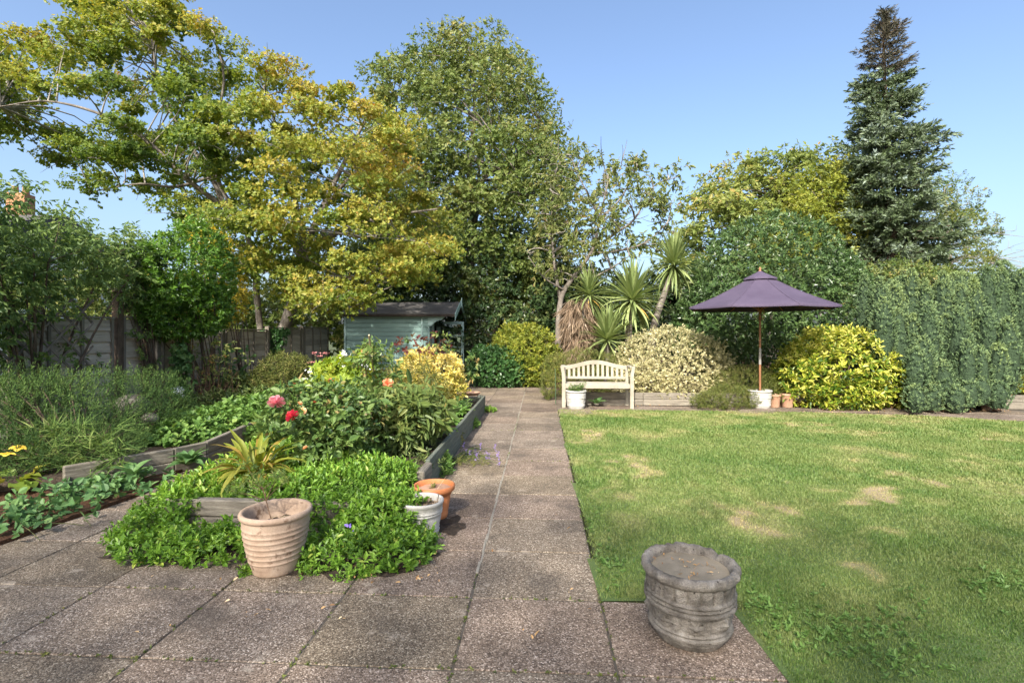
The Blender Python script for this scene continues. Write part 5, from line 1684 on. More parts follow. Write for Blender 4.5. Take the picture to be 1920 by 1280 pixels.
rad = (1 - np.clip(zz, 0, 1) ** 1.7) ** .75 * (1 - .45 * np.clip(-zz, 0, 1) ** 3)
d = np.stack([np.cos(aa), np.sin(aa), zz], -1)
lump = 1 + .16 * (2 * noise3(np.stack([np.cos(aa) * 1.6 + ix * 3.1, np.sin(aa) * 1.6, zz * 5], -1)) - 1)
pos = cs[ix] + d * rr[ix] * np.stack([rad * lump, rad * lump, np.ones(n)], -1) * np.where(rng.random(n) < .2, rng.uniform(.6, .95, n), rng.uniform(.96, 1.01, n))[:, None] ** np.array([1, 1, 0])
ok = pos[:, 2] > .04; pos = pos[ok]; d = d[ok]; ix = ix[ok]
axis = norm(d * [.85, .85, .15] + [0, 0, .85] + rng.normal(0, .15, (len(pos), 3)))
ct = rng.normal(0, .10, len(ells))
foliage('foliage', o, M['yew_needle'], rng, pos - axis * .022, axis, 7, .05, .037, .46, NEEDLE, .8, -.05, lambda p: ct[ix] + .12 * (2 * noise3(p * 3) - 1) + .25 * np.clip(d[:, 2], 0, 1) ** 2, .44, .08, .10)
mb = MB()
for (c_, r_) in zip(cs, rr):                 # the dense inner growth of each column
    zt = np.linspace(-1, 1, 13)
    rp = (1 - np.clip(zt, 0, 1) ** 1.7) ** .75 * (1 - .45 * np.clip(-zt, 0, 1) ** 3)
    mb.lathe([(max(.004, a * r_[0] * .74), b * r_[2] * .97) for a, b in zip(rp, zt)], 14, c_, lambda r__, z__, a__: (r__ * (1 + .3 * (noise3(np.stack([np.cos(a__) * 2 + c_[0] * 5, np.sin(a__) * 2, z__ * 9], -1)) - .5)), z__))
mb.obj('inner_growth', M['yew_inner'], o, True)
mb = MB()
for k in range(22):
    x = rng.uniform(1715, 1865); q = W(x, rng.uniform(640, 690), 10.9); b = np.array([W(x, 0, 10.3)[0], rng.uniform(9.95, 10.5), 0])
    mb.tube(bez(b, (b + q) / 2, q, 5), [.045, .035, .03, .02, .012], 6, False)
mb.obj('stems', M['dead_stem'], o, True)

shrub('cream_bush', 'clipped cream variegated dome bush beside the bench', 'bush',
      [E(1258, 700, 12.2, 108, 84, 1.3), E(1220, 715, 12.0, 70, 55, .9), E(1310, 715, 12.0, 60, 55, .9), E(1240, 742, 11.2, 26, 14, .25), E(1290, 735, 11.5, 60, 22, .4)],
      M['cream_leaf'], 6000, 7, .06, .042, .55, seed=203, upaxis=.45, amp=.05, freq=3.0, inner=.22, ts=.14, tl=.18, t0=.52, tint_fn=patchy(1.2, .12))
shrub('yellow_bush', 'rounded bush splashed with bright yellow leaves beside the yew', 'bush',
      [E(1575, 690, 11.0, 98, 72, 1.0), E(1500, 712, 10.9, 46, 48, .6), E(1650, 716, 10.8, 52, 44, .6), E(1590, 735, 10.5, 70, 32, .5)],
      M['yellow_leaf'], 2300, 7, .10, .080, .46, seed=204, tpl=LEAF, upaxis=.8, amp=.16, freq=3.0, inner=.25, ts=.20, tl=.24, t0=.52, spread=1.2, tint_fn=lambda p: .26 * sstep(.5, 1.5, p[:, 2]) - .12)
shrub('low_green_shrub', 'low feathery green shrub between the cream dome and the parasol pot', 'bush',
      [E(1395, 722, 11.1, 60, 34, .5), E(1370, 748, 10.6, 50, 24, .4), E(1335, 752, 10.5, 38, 16, .3), E(1440, 735, 11.0, 30, 30, .4)],
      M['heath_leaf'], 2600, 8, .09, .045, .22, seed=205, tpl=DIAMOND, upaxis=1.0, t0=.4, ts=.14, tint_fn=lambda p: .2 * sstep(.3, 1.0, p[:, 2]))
shrub('edge_bush', 'yellow and green bush at the edge of view beyond the yew', 'bush',
      [E(1930, 660, 11.6, 36, 55, .6), E(1925, 705, 11.5, 32, 40, .5)], M['yellow_leaf'], 500, 7, .10, .085, .44, seed=206, tpl=LEAF, upaxis=.6, t0=.45, ts=.2, tl=.2)
# behind and beside the bench
shrub('heath_shrub', 'brownish green heathery shrub behind the bench', 'bush',
      [E(1095, 700, 12.2, 62, 42, .6), E(1045, 705, 12.2, 30, 48, .5), E(1150, 705, 12.4, 40, 40, .5), E(1028, 722, 11.9, 14, 26, .3)],
      M['heath_leaf'], 2600, 8, .08, .04, .24, seed=207, upaxis=1.1, t0=.58, ts=.16, tint_fn=patchy(1.5, .2))
shrub('mixed_shrub', 'loose yellow green shrub at the far end of the path', 'bush',
      [E(985, 670, 15.3, 58, 55, .8), E(960, 640, 15.5, 30, 30, .5), E(1015, 690, 15.0, 36, 36, .6)],
      M['golden_leaf'], 1900, 7, .14, .085, .5, seed=208, upaxis=.6, t0=.38, ts=.22, amp=.2, tint_fn=lambda p: .2 * sstep(.6, 2.0, p[:, 2]))
shrub('ivy_mound', 'low mound of glossy dark ivy beside the open shed door', 'bush',
      [E(930, 690, 14.9, 52, 38, .7), E(902, 690, 15.8, 24, 42, .5), E(958, 706, 14.7, 24, 18, .4)],
      M['ivy_leaf'], 2600, 6, .07, .065, .8, seed=209, upaxis=.2, amp=.06, t0=.5, ts=.18)
# dark wood behind
rng = np.random.default_rng(210)
for (nm, lab, ells, n_, sd, mt_, ll) in (
    ('background_laurel', 'dark evergreen thicket behind the shed below the tall tree', [E(760, 520, 18.0, 110, 90, 1.2), E(890, 520, 17.8, 100, 110, 1.2), E(1000, 540, 17.5, 80, 110, 1.0), E(900, 620, 17.5, 130, 60, 1.0), E(1030, 620, 17.0, 70, 70, .8)], 5200, 211, 'evergreen_leaf', .11),
    ('background_hedge', 'dark hedge behind the palms and the cream dome', [E(1130, 605, 16.6, 90, 90, .8), E(1240, 600, 16.6, 80, 95, .8), E(1300, 580, 16.6, 60, 90, .8), E(1080, 600, 16.8, 60, 90, .7)], 4200, 212, 'evergreen_leaf', .13),
    ('far_hedge', 'tall dull hedge beyond the yew at the edge of view', [E(1700, 560, 16.5, 130, 70, 1.0), E(1880, 590, 16.5, 110, 70, 1.0), E(1980, 590, 15.0, 90, 80, 1.0)], 2400, 213, 'birch_leaf', .10),
    ('neighbour_hedge', 'dim green hedge in the neighbouring garden behind the fence', [E(350, 590, 19.0, 110, 70, 1.0), E(470, 600, 19.5, 90, 60, 1.0), E(600, 570, 20, 90, 90, 1.0), E(680, 560, 19, 70, 100, 1.0), E(250, 580, 18.0, 100, 60, 1.0), E(130, 570, 17.0, 80, 60, 1.0), E(540, 600, 18.5, 90, 50, .8), E(420, 600, 18.0, 90, 50, .8)], 5600, 214, 'birch_leaf', .13)):
    shrub(nm, lab, 'hedge', ells, M[mt_], n_, 7, .18, ll, .55, np.array([*np.mean([e[0] for e in ells], 0)[:2], 0]), seed=sd, upaxis=.3, amp=.22, freq=1.3, inner=.35, t0=.42, ts=.2, tint_fn=patchy(.9, .2))

# drooping laurel-like shoots at the foot of the thin tree
shrub('broadleaf_thicket', 'pale green drooping broadleaf shrub behind the path end', 'bush',
      [E(945, 560, 17.9, 75, 70, .6), E(1000, 590, 17.6, 60, 60, .6), E(905, 590, 18.2, 45, 60, .6), E(1040, 540, 17.2, 40, 50, .6)],
      M['cherry_leaf'], 1500, 8, .12, .13, .34, W(960, 0, 17.7) * [1, 1, 0], seed=215, tpl=DIAMOND, upaxis=.2, droop=.7, amp=.25, freq=1.6, inner=.2, t0=.34, ts=.16)

# ------------------------------------------------------------------ cabbage palms
def strap_mesh(L, w, bend, mat, tint, seed):
    r_ = np.random.default_rng(seed)
    n_ = 7
    V, Fs, TT = [], [], []
    ang = .0; x = z = 0.0
    for i in range(n_ + 1):
        f = i / n_
        ww = w * (.45 + 1.1 * f) * (1 - f) ** .55 + .002 if f > .3 else w * (.55 + 1.1 * f)
        ww = w * min(1, .5 + 1.8 * f) * (1 - f ** 3) + .0015
        V += [(x, -ww / 2, z + .2 * ww), (x, 0, z), (x, ww / 2, z + .12 * ww)]
        TT += [tint] * 3
        ang -= bend * (f ** 1.2) / n_ * 2
        x += L / n_ * math.cos(ang); z += L / n_ * math.sin(ang)
    for i in range(n_):
        a = 3 * i
        Fs += [(a, a + 3, a + 4, a + 1), (a + 1, a + 4, a + 5, a + 2)]
    return make_mesh('leaf', V, Fs, mat, True, TT)
strap_var = [strap_mesh(1.0, .075, b, M['palm_leaf'], t_, i) for i, (b, t_) in enumerate(((.12, .35), (.3, .5), (.5, .6), (.9, .7), (1.4, .45), (.2, .62), (.7, .4)))]
dead_var = [strap_mesh(1.0, .07, b, M['dead_leaf'], t_, 50 + i) for i, (b, t_) in enumerate(((.6, .3), (.9, .5), (.3, .7)))]
orange_var = [strap_mesh(1.0, .045, b, M['orange_strap'], t_, 80 + i) for i, (b, t_) in enumerate(((.5, .3), (.8, .7)))]
def strap(parent, c, az, el, L, me, name='leaf'):
    return link(name, me, parent, np.asarray(c) - ORG[parent.name], (random.uniform(-.3, .3), -el, az), (L, L * random.uniform(.8, 1.15), L))
def palm_head(parent, c, L, n, seed, el_lo=-.9, el_hi=1.35, dead=0, orange=0, lean=0.0):
    r_ = random.Random(seed); random.seed(seed)
    for i in range(n):
        f = (i + .5) / n
        el = el_lo + (el_hi - el_lo) * (f ** .8)
        az = i * 2.39996 + r_.uniform(-.2, .2)
        me = strap_var[r_.choice([0, 0, 5, 1]) if el > .7 else r_.choice([1, 2, 5, 6]) if el > .0 else r_.choice([3, 2, 4, 6])]
        strap(parent, np.asarray(c) + [0, 0, .12 * f], az, el + r_.uniform(-.15, .15), L * r_.uniform(.78, 1.1), me)
    for i in range(orange):
        strap(parent, np.asarray(c) - [0, 0, .05], r_.uniform(0, 6.283), r_.uniform(-.8, -.2), L * r_.uniform(.6, .9), orange_var[i % 2])
    for i in range(dead):
        strap(parent, np.asarray(c) - [0, 0, r_.uniform(.0, .8)], r_.uniform(0, 6.283), r_.uniform(-1.35, -.7), L * r_.uniform(.5, .95), dead_var[i % 3], 'dead_leaf')
def trunk_of(parent, pts, r0, r1):
    s_ = smooth_path(pts, 16)
    MB().tube(s_, np.linspace(r0, r1, len(s_)), 10).obj('trunk', M['bark_grey'], parent, True)
G = 'cabbage palms behind the cream dome'
b = W(1222, 0, 13.6); b[2] = 0
o = root('cabbage_palm', b, 0, 'cabbage palm with one round head on a bare slanting trunk', 'palm', G)
trunk_of(o, [b, W(1222, 640, 13.6), W(1232, 590, 13.6), W(1250, 540, 13.6), W(1262, 505, 13.6)], .11, .075)
palm_head(o, W(1263, 500, 13.6), .95, 150, 1, -1.1, 1.4)
b = W(1178, 0, 13.3); b[2] = 0
o = root('cabbage_palm', b, 0, 'cabbage palm with tall upright leaves in the middle of the clump', 'palm', G)
trunk_of(o, [b, W(1178, 660, 13.3), W(1180, 600, 13.3), W(1185, 575, 13.3)], .11, .08)
palm_head(o, W(1185, 566, 13.3), 1.12, 150, 2, -1.0, 1.45, 0, 4)
b = W(1098, 0, 13.2); b[2] = 0
o = root('cabbage_palm', b, 0, 'cabbage palm with a brown beard of dead leaves under its head', 'palm', G)
trunk_of(o, [b, W(1092, 680, 13.2), W(1094, 620, 13.2), W(1102, 560, 13.2)], .12, .09)
palm_head(o, W(1104, 555, 13.2), .74, 90, 3, -.7, 1.4, 30, 9)
rng = np.random.default_rng(216)
f_ = rng.random(420)
az = rng.uniform(0, 6.283, 420)
rd = (.10 + .26 * np.sin(np.clip(f_ * 1.1 + .1, 0, 1) * math.pi) ** .7) * rng.uniform(.5, 1.05, 420)
q = np.stack([W(1084, 0, 13.2)[0] + rd * np.cos(az), 13.2 + rd * np.sin(az), 2.45 - 1.55 * f_], -1)
ax = norm(np.stack([np.cos(az) * .55, np.sin(az) * .55, np.full(420, -1.0)], -1) + rng.normal(0, .25, (420, 3)))
foliage('dead_skirt', o, M['dead_leaf'], rng, q, ax, 7, .05, .34, .045, NEEDLE, .45, .35, None, .5, .18, .15)
b = W(1138, 0, 12.9); b[2] = 0
o = root('cabbage_palm', b, 0, 'short cabbage palm sprouting low between the bench and the clump', 'palm', G)
trunk_of(o, [b, W(1138, 680, 12.9), W(1138, 645, 12.9)], .09, .07)
palm_head(o, W(1138, 640, 12.9), 1.0, 110, 4, -.5, 1.35)

# ------------------------------------------------------------------ left border
rng = np.random.default_rng(301)
def fence_d(px): return 7.0 / np.maximum(.05, (960 - px) / F + math.tan(PA))
# hanging vine over the fence
vp = [(-160, 320), (-40, 345), (40, 368), (95, 400), (170, 428), (235, 448), (280, 465), (290, 500), (255, 540), (235, 570), (205, 585), (180, 560), (140, 540), (100, 560), (40, 610), (0, 640), (-80, 670), (-180, 640)]
pads = crown_pads(rng, vp, 7.6, .5, 170, .20, [(150, 640, 60, 50), (55, 415, 50, 40), (170, 560, 30, 30)], lambda x, y: fence_d(x) - .15 - .2 * rng.random(len(x)), .9, .2)
base = PV(FV + .15, 6.6)
o = root('hanging_vine', base, 0, 'large vine hanging over the fence and trellis with drooping leaves', 'vine')
fr = rng.choice(len(pads), 16, replace=False)
mb = stems_mb(rng, base, pads[fr], .022, .008, 6, 7)
lp_ = np.concatenate(mb.V)
twigs(mb, rng, lp_[::3], pads, .008, .003, sag=.05)
mb.obj('stems', M['bark_brown'], o, True)
pad_leaves('foliage', o, M['vine_leaf'], rng, pads, .24, .20, 12, 11, .20, .07, .42, np.array([-8, 9.0, 2.0]), DIAMOND, .2, .05, 1.1, .75, patchy(1.2, .2), .38, .10, .12, .4, .12)
# thinner strands lower down
sp = crown_pads(rng, [(0, 560), (120, 560), (185, 600), (260, 590), (330, 640), (300, 690), (200, 660), (130, 690), (60, 700), (0, 690)], 7.6, .2, 16, .22, (), lambda x, y: fence_d(x) - .2, .9, .1)
pad_leaves('strands', o, M['vine_leaf'], rng, sp, .2, .16, 7, 10, .2, .07, .42, np.array([-8, 9.0, 1.0]), DIAMOND, .2, .0, 1.1, .6, None, .45, .1, .12, .4, .1)
# loose foliage climbing at the edge of view
# round bright evergreen on a leg
shrub('evergreen_standard', 'round glossy bright green evergreen rising above the fence', 'bush',
      [E(345, 520, 9.4, 72, 80, .75), E(300, 560, 9.4, 40, 50, .5), E(385, 570, 9.5, 40, 50, .5), E(330, 590, 9.4, 55, 36, .5)],
      M['privet_leaf'], 3000, 8, .10, .065, .5, PV(FV + .55, 9.8), seed=302, tpl=DIAMOND, upaxis=.4, amp=.42, t0=.42, ts=.16, n_stems=5, stem_r=.02, tint_fn=patchy(1.6, .18))
shrub('tangled_climber', 'dark twiggy climber between the vine and the round evergreen', 'vine',
      [E(250, 500, 8.9, 45, 45, .4), E(235, 540, 8.8, 30, 35, .3)], M['evergreen_leaf'], 700, 7, .10, .055, .5, PV(FV + .25, 8.7), seed=303, amp=.3, t0=.5, n_stems=18, stem_r=.01)
shrub('golden_climber', 'golden yellow leaved climber beside the round evergreen', 'vine',
      [E(425, 540, 10.8, 28, 55, .35), E(400, 470, 10.6, 30, 30, .3), E(445, 570, 11.0, 18, 28, .25), E(380, 440, 10.5, 22, 16, .25)],
      M['flame_leaf'], 520, 7, .08, .065, .5, PV(FV + .4, 11.2), seed=304, amp=.35, freq=2.6, t0=.42, ts=.28, tl=.15, n_stems=4, stem_r=.015)
# climber stems on the fence: twisted brown, with bean-like leaves
rng = np.random.default_rng(305)
b0 = P(380, 762, .16)
o = root('dead_stem_clump', b0, 0, 'clump of dead brown stems in front of the fence', 'plant')
mb = MB()
for k in range(95):
    x = rng.normal(388, 22); b = W(x, 0, 9.6 + rng.normal(0, .15)); b[2] = .15
    t_ = W(x + rng.normal(0, 16), rng.uniform(655, 735), 9.6 + rng.normal(0, .25))
    mb.tube(bez(b, (b + t_) / 2 + rng.normal(0, .05, 3), t_, 5), [.006, .006, .005, .004, .003], 4, False)
mb.obj('stems', M['dead_stem'], o)
q = np.array([W(rng.normal(400, 28), rng.uniform(640, 740), 9.5) for _ in range(90)])
foliage('dry_leaves', o, M['peony_leaf'], rng, q, norm(rng.normal(0, .6, (90, 3)) + [0, 0, .3]), 4, .08, .085, .35, LEAF, 1.0, .6, t0=.6, ts=.2)
o = root('twining_climber', P(340, 770, .16), 0, 'bright green climber twining up brown stems against the fence', 'vine')
mb = MB()
for x0, x1, y1 in ((322, 322, 640), (330, 335, 625), (352, 350, 560), (357, 362, 560), (362, 356, 560), (346, 348, 640)):
    a = W(x0, 0, 9.5); a[2] = .15
    pts = [a + (W(x1, y1, 9.5) - a) * f + np.array([.03 * math.sin(f * 14 + x0), .03 * math.cos(f * 14), 0]) for f in np.linspace(0, 1, 24)]
    mb.tube(pts, .011, 5)
mb.obj('stems', M['dead_stem'], o, True)
q = np.array([W(rng.normal(340, 9), rng.uniform(640, 745), 9.4 + rng.normal(0, .08)) for _ in range(95)])
foliage('foliage', o, M['bind_leaf'], rng, q, norm(rng.normal(0, .5, (95, 3)) + [0, -.6, .2]), 4, .08, .10, .7, LEAF, 1.1, .5, t0=.65)
q = np.array([W(rng.normal(430, 25), rng.uniform(650, 720), 10.6 + rng.normal(0, .1)) for _ in range(60)])
foliage('foliage', o, M['bind_leaf'], rng, q, norm(rng.normal(0, .5, (60, 3)) + [0, -.4, .2]), 4, .08, .09, .7, LEAF, 1.1, .5, t0=.6)
# ivy tuft on the fence
rng = np.random.default_rng(306)
o = root('ivy_tuft', PV(FV + .12, 13.4), 0, 'dark ivy tuft hanging down the fence below the maple trunk', 'ivy')
q = np.array([W(518 + rng.normal(0, 13) * (1 - f * .75), 618 + 50 * f, fence_d(518) - .22 - .12 * rng.random()) for f in rng.random(260) ** 1.5])
foliage('foliage', o, M['ivy_leaf'], rng, q, norm(rng.normal(0, .4, (260, 3)) + [.2, -.8, .1]), 5, .06, .06, .8, DIAMOND, 1.1, .4, t0=.35)
mb = stems_mb(rng, PV(FV + .1, 13.4), q[:5], .015, .008); mb.obj('stems', M['bark_brown'], o)

# big fine-leaved dark shrub
sh_ells = [E(90, 790, 5.7, 110, 80, .7), E(10, 780, 5.6, 90, 90, .7), E(200, 780, 6.3, 90, 80, .7), E(275, 765, 7.0, 62, 75, .6), E(150, 835, 5.5, 110, 52, .5), E(285, 820, 6.6, 55, 48, .5), E(60, 850, 5.2, 80, 40, .4), E(-60, 800, 5.3, 90, 100, .7)]
shrub('fine_leaf_shrub', 'large soft dark green shrub with fine needle leaves in the border', 'bush', sh_ells, M['needle_shrub'], 6600, 12, .15, .030, .22, P(140, 880, .1), seed=307,
      tpl=NEEDLE, upaxis=1.1, noise_axis=.4, spread=.95, droop=.05, amp=.24, freq=2.6, inner=.3, t0=.34, ts=.16, tint_fn=lambda p: .22 * sstep(.6, 1.15, p[:, 2]) + .14 * (2 * noise3(p * 2.3) - 1), n_stems=30, stem_r=.012)
rng = np.random.default_rng(308)
q = np.array([W(rng.uniform(60, 230), rng.uniform(800, 885), 5.15) for _ in range(150)])
st_ = foliage('bank_grass', None, M['needle_shrub'], rng, q, norm(rng.normal(0, .6, (150, 3)) + [.2, -.3, .8]), 7, .06, .17, .06, BLADE, .7, .35, t0=.7)
tag(st_, 'long grassy leaves spilling over the border boards', 'grass', None, 'stuff')
# pale boulder seen through the shrub
rng = np.random.default_rng(309)
def stone(px, py, d, r, label):
    mb = MB()
    mb.lathe([(math.sin(a) * r, -math.cos(a) * r * .8) for a in np.linspace(.02, 3.12, 14)], 20, (0, 0, 0), lambda r_, z_, a: (r_ * (1 + .5 * (noise3(np.stack([np.cos(a) * 2, np.sin(a) * 2, z_ * 6], -1) + px) - .5)), z_))
    c = W(px, py, d)
    o = mb.obj('pale_stone', M['stone_pot'], None, True); o.location = (c[0], c[1], max(c[2], r * .6)); tag(o, label, 'stone')
stone(245, 762, 6.9, .21, 'large pale stone half hidden in the fine leaved shrub')
stone(280, 785, 6.6, .10, 'small pale stone lower down in the fine leaved shrub')

def mat_cover(name, label, cat, ells, mat, n, k, slen, llen, lw, seed, tpl=LEAF, zmin=.0, t0=.5, up=.9, spread=1.25, droop=.2, tint_fn=None, kind='stuff', flat=None, ts=.14):
    rng = np.random.default_rng(seed)
    pos, nrm, _ = shell(rng, ells, n, .16, 4.5, .12, zmin, 0, .05)
    ax = norm(nrm + [0, 0, up] + rng.normal(0, .35, (len(pos), 3)))
    o = foliage(name, None, mat, rng, pos - ax * slen * .5, ax, k, slen, llen, lw, tpl, spread, droop, tint_fn, t0, ts, .10)
    return tag(o, label, cat, None, kind)
def G3(px, py, z, rx, ry, rz):
    c = P(px, py, z)
    return (c, np.array([rx, ry, rz]))

mat_cover('geranium_cover', 'low green geranium leaves filling the border by the weathered boards', 'ground cover',
          [G3(400, 800, .2, .7, .6, .22), G3(460, 778, .2, .5, .9, .24), G3(345, 818, .2, .5, .4, .18), G3(500, 765, .2, .4, .8, .22)], M['geranium_leaf'], 1500, 6, .08, .06, .85, 310, LEAF, .1, .5)
# creeper along the ground on the left
rng = np.random.default_rng(311)
o = root('ground_creeper', P(120, 950), 0, 'trailing dark green creeper spreading from the border onto the paving', 'creeper')
ln = [(5, 1000), (60, 985), (110, 965), (160, 950), (205, 935), (250, 920), (262, 930), (180, 925), (110, 935), (40, 965), (215, 915), (245, 900), (130, 940), (180, 922), (225, 912), (270, 905), (-60, 1000), (-120, 1030), (-60, 960)]
q = []
for _ in range(250):
    a = ln[rng.integers(len(ln))]
    p_ = P(a[0] + rng.normal(0, 22), a[1] + rng.normal(0, 10)); p_[2] = .05 + abs(rng.normal(0, .03)); q.append(p_)
q = np.array(q)
foliage('foliage', o, M['bind_leaf'], rng, q, norm(rng.normal(0, .5, (len(q), 3)) + [0, -.15, .8]), 4, .05, .062, .72, LEAF, 1.2, .2, t0=.48, ts=.2)
mb = MB()
for k in range(30):
    a = q[rng.integers(len(q))]; b = a + [rng.normal(0, .25), rng.normal(0, .2), 0]; b[2] = .03
    mb.tube(bez(a, (a + b) / 2 + [0, 0, .03], b, 5), .003, 4, False)
mb.obj('stems', M['stem'], o)
# leaves crossing the board, large hosta-like tuft at the board end
def leaf_obj_mesh(L, w, bend, mat, tint, fold=.15, name='leaf', wav=0.0, heart=False):
    V, Fs, TT = [], [], []
    n_ = 8; x = z = 0; ang = .35
    for i in range(n_ + 1):
        f = i / n_
        ww = w * (math.sin(math.pi * min(1, f * .92 + (.16 if heart else .06))) ** .8) + .002
        if i == n_: ww = .002
        e = fold * ww + wav * math.sin(f * 14) * ww
        V += [(x, -ww / 2, z + e), (x, -ww / 4, z + e * .35), (x, 0, z), (x, ww / 4, z + e * .35), (x, ww / 2, z + e * (1 - 1.5 * wav))]
        TT += [tint + .06, tint, tint - .08, tint, tint + .06]
        ang -= bend / n_
        x += L / n_ * math.cos(ang); z += L / n_ * math.sin(ang)
    for i in range(n_):
        for j in range(4):
            a = 5 * i + j
            Fs.append((a, a + 5, a + 6, a + 1))
    return make_mesh(name, V, Fs, mat, True, TT)
hv = [leaf_obj_mesh(.22, .095, b, M['bind_leaf'], t_, heart=True) for b, t_ in ((1.0, .4), (1.5, .55), (.7, .7))]
def rosette(name, label, cat, c, n, L, variants, seed, el=(.2, 1.0), group=None, leafname='leaf', crad=.03, lsc=(.75, 1.2)):
    rr_ = random.Random(seed)
    o = root(name, c, 0, label, cat, group)
    for i in range(n):
        az = i * 2.4 + rr_.uniform(-.4, .4); e = rr_.uniform(*el)
        s_ = rr_.uniform(*lsc) * L
        link(leafname, variants[rr_.randrange(len(variants))], o, (crad * math.cos(az), crad * math.sin(az), rr_.uniform(0, .03)), (rr_.uniform(-.3, .3), -e, az), (s_, s_, s_))
    return o
rosette('broad_leaf_plant', 'tuft of broad smooth green leaves at the end of the border boards', 'plant', P(352, 870, .10), 22, 1.05, hv, 5, (.1, 1.1))
rosette('broad_leaf_plant', 'few broad green leaves leaning over the middle of the border boards', 'plant', P(245, 890, .14), 9, .8, hv, 6, (-.1, .9))
# squash at the very left: lobed yellowing leaves and two yellow flowers
M['squash_leaf'] = leaf_mat('squash_leaf', [(0, (.07, .13, .02)), (.5, (.17, .24, .04)), (1, (.36, .32, .06))], .35)
sqv = [leaf_obj_mesh(.26, .22, b, M['squash_leaf'], t_, .1, 'leaf', .12, True) for b, t_ in ((1.1, .35), (1.6, .6), (.8, .8))]
c = P(18, 905, .12)
o = rosette('squash_plant', 'sprawling squash plant with big lobed leaves and yellow flowers', 'plant', c, 17, .75, sqv, 7, (-.3, .9), crad=.12)
fv, ff = [], []
M['yellow_petal'] = leaf_mat('yellow_petal', [(0, (.62, .40, .04)), (1, (.80, .60, .10))], .3)
for k in range(5):
    a0 = k * 2 * math.pi / 5
    n0 = len(fv)
    for i in range(5):
        f = i / 4
        r_ = .008 + .062 * f; z_ = .028 * f - .02 * f * f * 1.4
        hw_ = .030 * math.sin(math.pi * min(.97, .12 + f * .80))
        for s_ in (-1, 0, 1):
            fv.append((r_ * math.cos(a0) - s_ * hw_ * math.sin(a0), r_ * math.sin(a0) + s_ * hw_ * math.cos(a0), z_ + .012 * abs(s_) * (1 - f)))
    for i in range(4):
        for j in range(2):
            a = n0 + 3 * i + j
            ff.append((a, a + 3, a + 4, a + 1))
fme = make_mesh('flower', fv, ff, M['yellow_petal'], True, np.linspace(.2, 1, 15)[None].repeat(5, 0).ravel())
for (px, py, d, rx, ry) in ((12, 852, 4.75, -.5, .2), (34, 840, 4.95, -.3, .5)):
    link('flower', fme, o, W(px, py, d) - ORG[o.name], (rx + .5, ry * .4, .3))

# olive rounded shrub near the fence end, iris leaves
shrub('olive_shrub', 'rounded olive green shrub in front of the last fence panels', 'bush',
      [E(528, 705, 10.4, 46, 40, .5), E(555, 695, 10.5, 26, 30, .4), E(500, 715, 10.2, 26, 30, .35)], M['heath_leaf'], 1500, 8, .12, .05, .3, seed=312, upaxis=.9, t0=.5, ts=.18, n_stems=10)
ivar = [leaf_obj_mesh(.5, .03, b, M['geranium_leaf'], t_, .3) for b, t_ in ((.9, .5), (1.6, .7), (.4, .4))]
rosette('iris_clump', 'clump of arching iris leaves in the border below the fence', 'plant', P(440, 758, .16), 30, 1.0, ivar, 9, (.3, 1.3), crad=.08)
rng = np.random.default_rng(313)
shrub('border_perennial', 'dim leafy perennials between the dead stems and the olive shrub', 'plant',
      [E(450, 730, 10.2, 50, 25, .4), E(400, 755, 9.2, 40, 16, .4), E(480, 745, 9.9, 40, 20, .4)], M['peony_leaf'], 700, 7, .12, .08, .4, seed=314, upaxis=.8, t0=.35, n_stems=8)

# ------------------------------------------------------------------ middle bed
vinca = [G3(285, 1036, .02, .24, .16, .13), G3(325, 1020, .03, .16, .10, .15), G3(375, 1016, .03, .12, .09, .11), G3(425, 1018, .03, .14, .10, .13), G3(610, 1022, .03, .14, .10, .12), G3(668, 1012, .05, .16, .12, .19), (PV(-1.62, 3.83, .2), np.array([.26, .09, .10])), (PV(-1.25, 3.82, .17), np.array([.22, .1, .13])), (PV(-2.8, 3.84, .17), np.array([.14, .09, .12])), G3(720, 985, .12, .2, .14, .18), G3(345, 1036, .02, .30, .17, .14), G3(415, 1038, .02, .28, .18, .14), G3(262, 1000, .02, .17, .22, .13), G3(290, 965, .03, .15, .20, .11),
         G3(620, 1048, .02, .20, .16, .13), G3(690, 1050, .02, .24, .18, .16), G3(745, 1045, .02, .20, .17, .15), G3(785, 1030, .02, .13, .14, .12), G3(690, 1010, .05, .16, .14, .16), G3(720, 990, .08, .26, .22, .22), G3(755, 970, .10, .18, .22, .2), G3(430, 1030, .02, .2, .14, .15),
         G3(700, 930, .2, .22, .2, .10), G3(740, 955, .15, .14, .16, .12)]
def vt(p): return .16 * (2 * noise3(p * 3.1) - 1) + .10 * sstep(.05, .3, p[:, 2])
mat_cover('ground_cover', 'bright green leafy ground cover spilling over the sleepers onto the paving', 'ground cover', vinca, M['vinca_leaf'], 2500, 8, .08, .035, .5, 320, LEAF, .012, .42, 1.0, 1.15, .10, vt, ts=.2)
vtop = [G3(385, 918, .24, .26, .22, .09), G3(440, 900, .24, .32, .30, .11), G3(370, 925, .23, .3, .12, .06), G3(440, 925, .23, .3, .12, .06), G3(560, 925, .24, .30, .22, .12), G3(640, 915, .24, .34, .25, .13), G3(700, 905, .24, .30, .28, .14), G3(600, 895, .24, .35, .3, .12), G3(670, 885, .24, .35, .3, .13),
        G3(745, 895, .24, .16, .25, .10), G3(495, 865, .24, .34, .35, .12), G3(560, 850, .24, .4, .4, .13), G3(535, 838, .24, .36, .4, .12), G3(560, 870, .24, .3, .3, .1), G3(500, 905, .24, .3, .25, .1)]
mat_cover('bed_cover', 'bright green mint like leaves carpeting the near end of the middle bed', 'ground cover', vtop, M['vinca_leaf'], 2700, 8, .10, .040, .46, 321, LEAF, .2, .46, 1.2, 1.05, .05, vt, ts=.2)
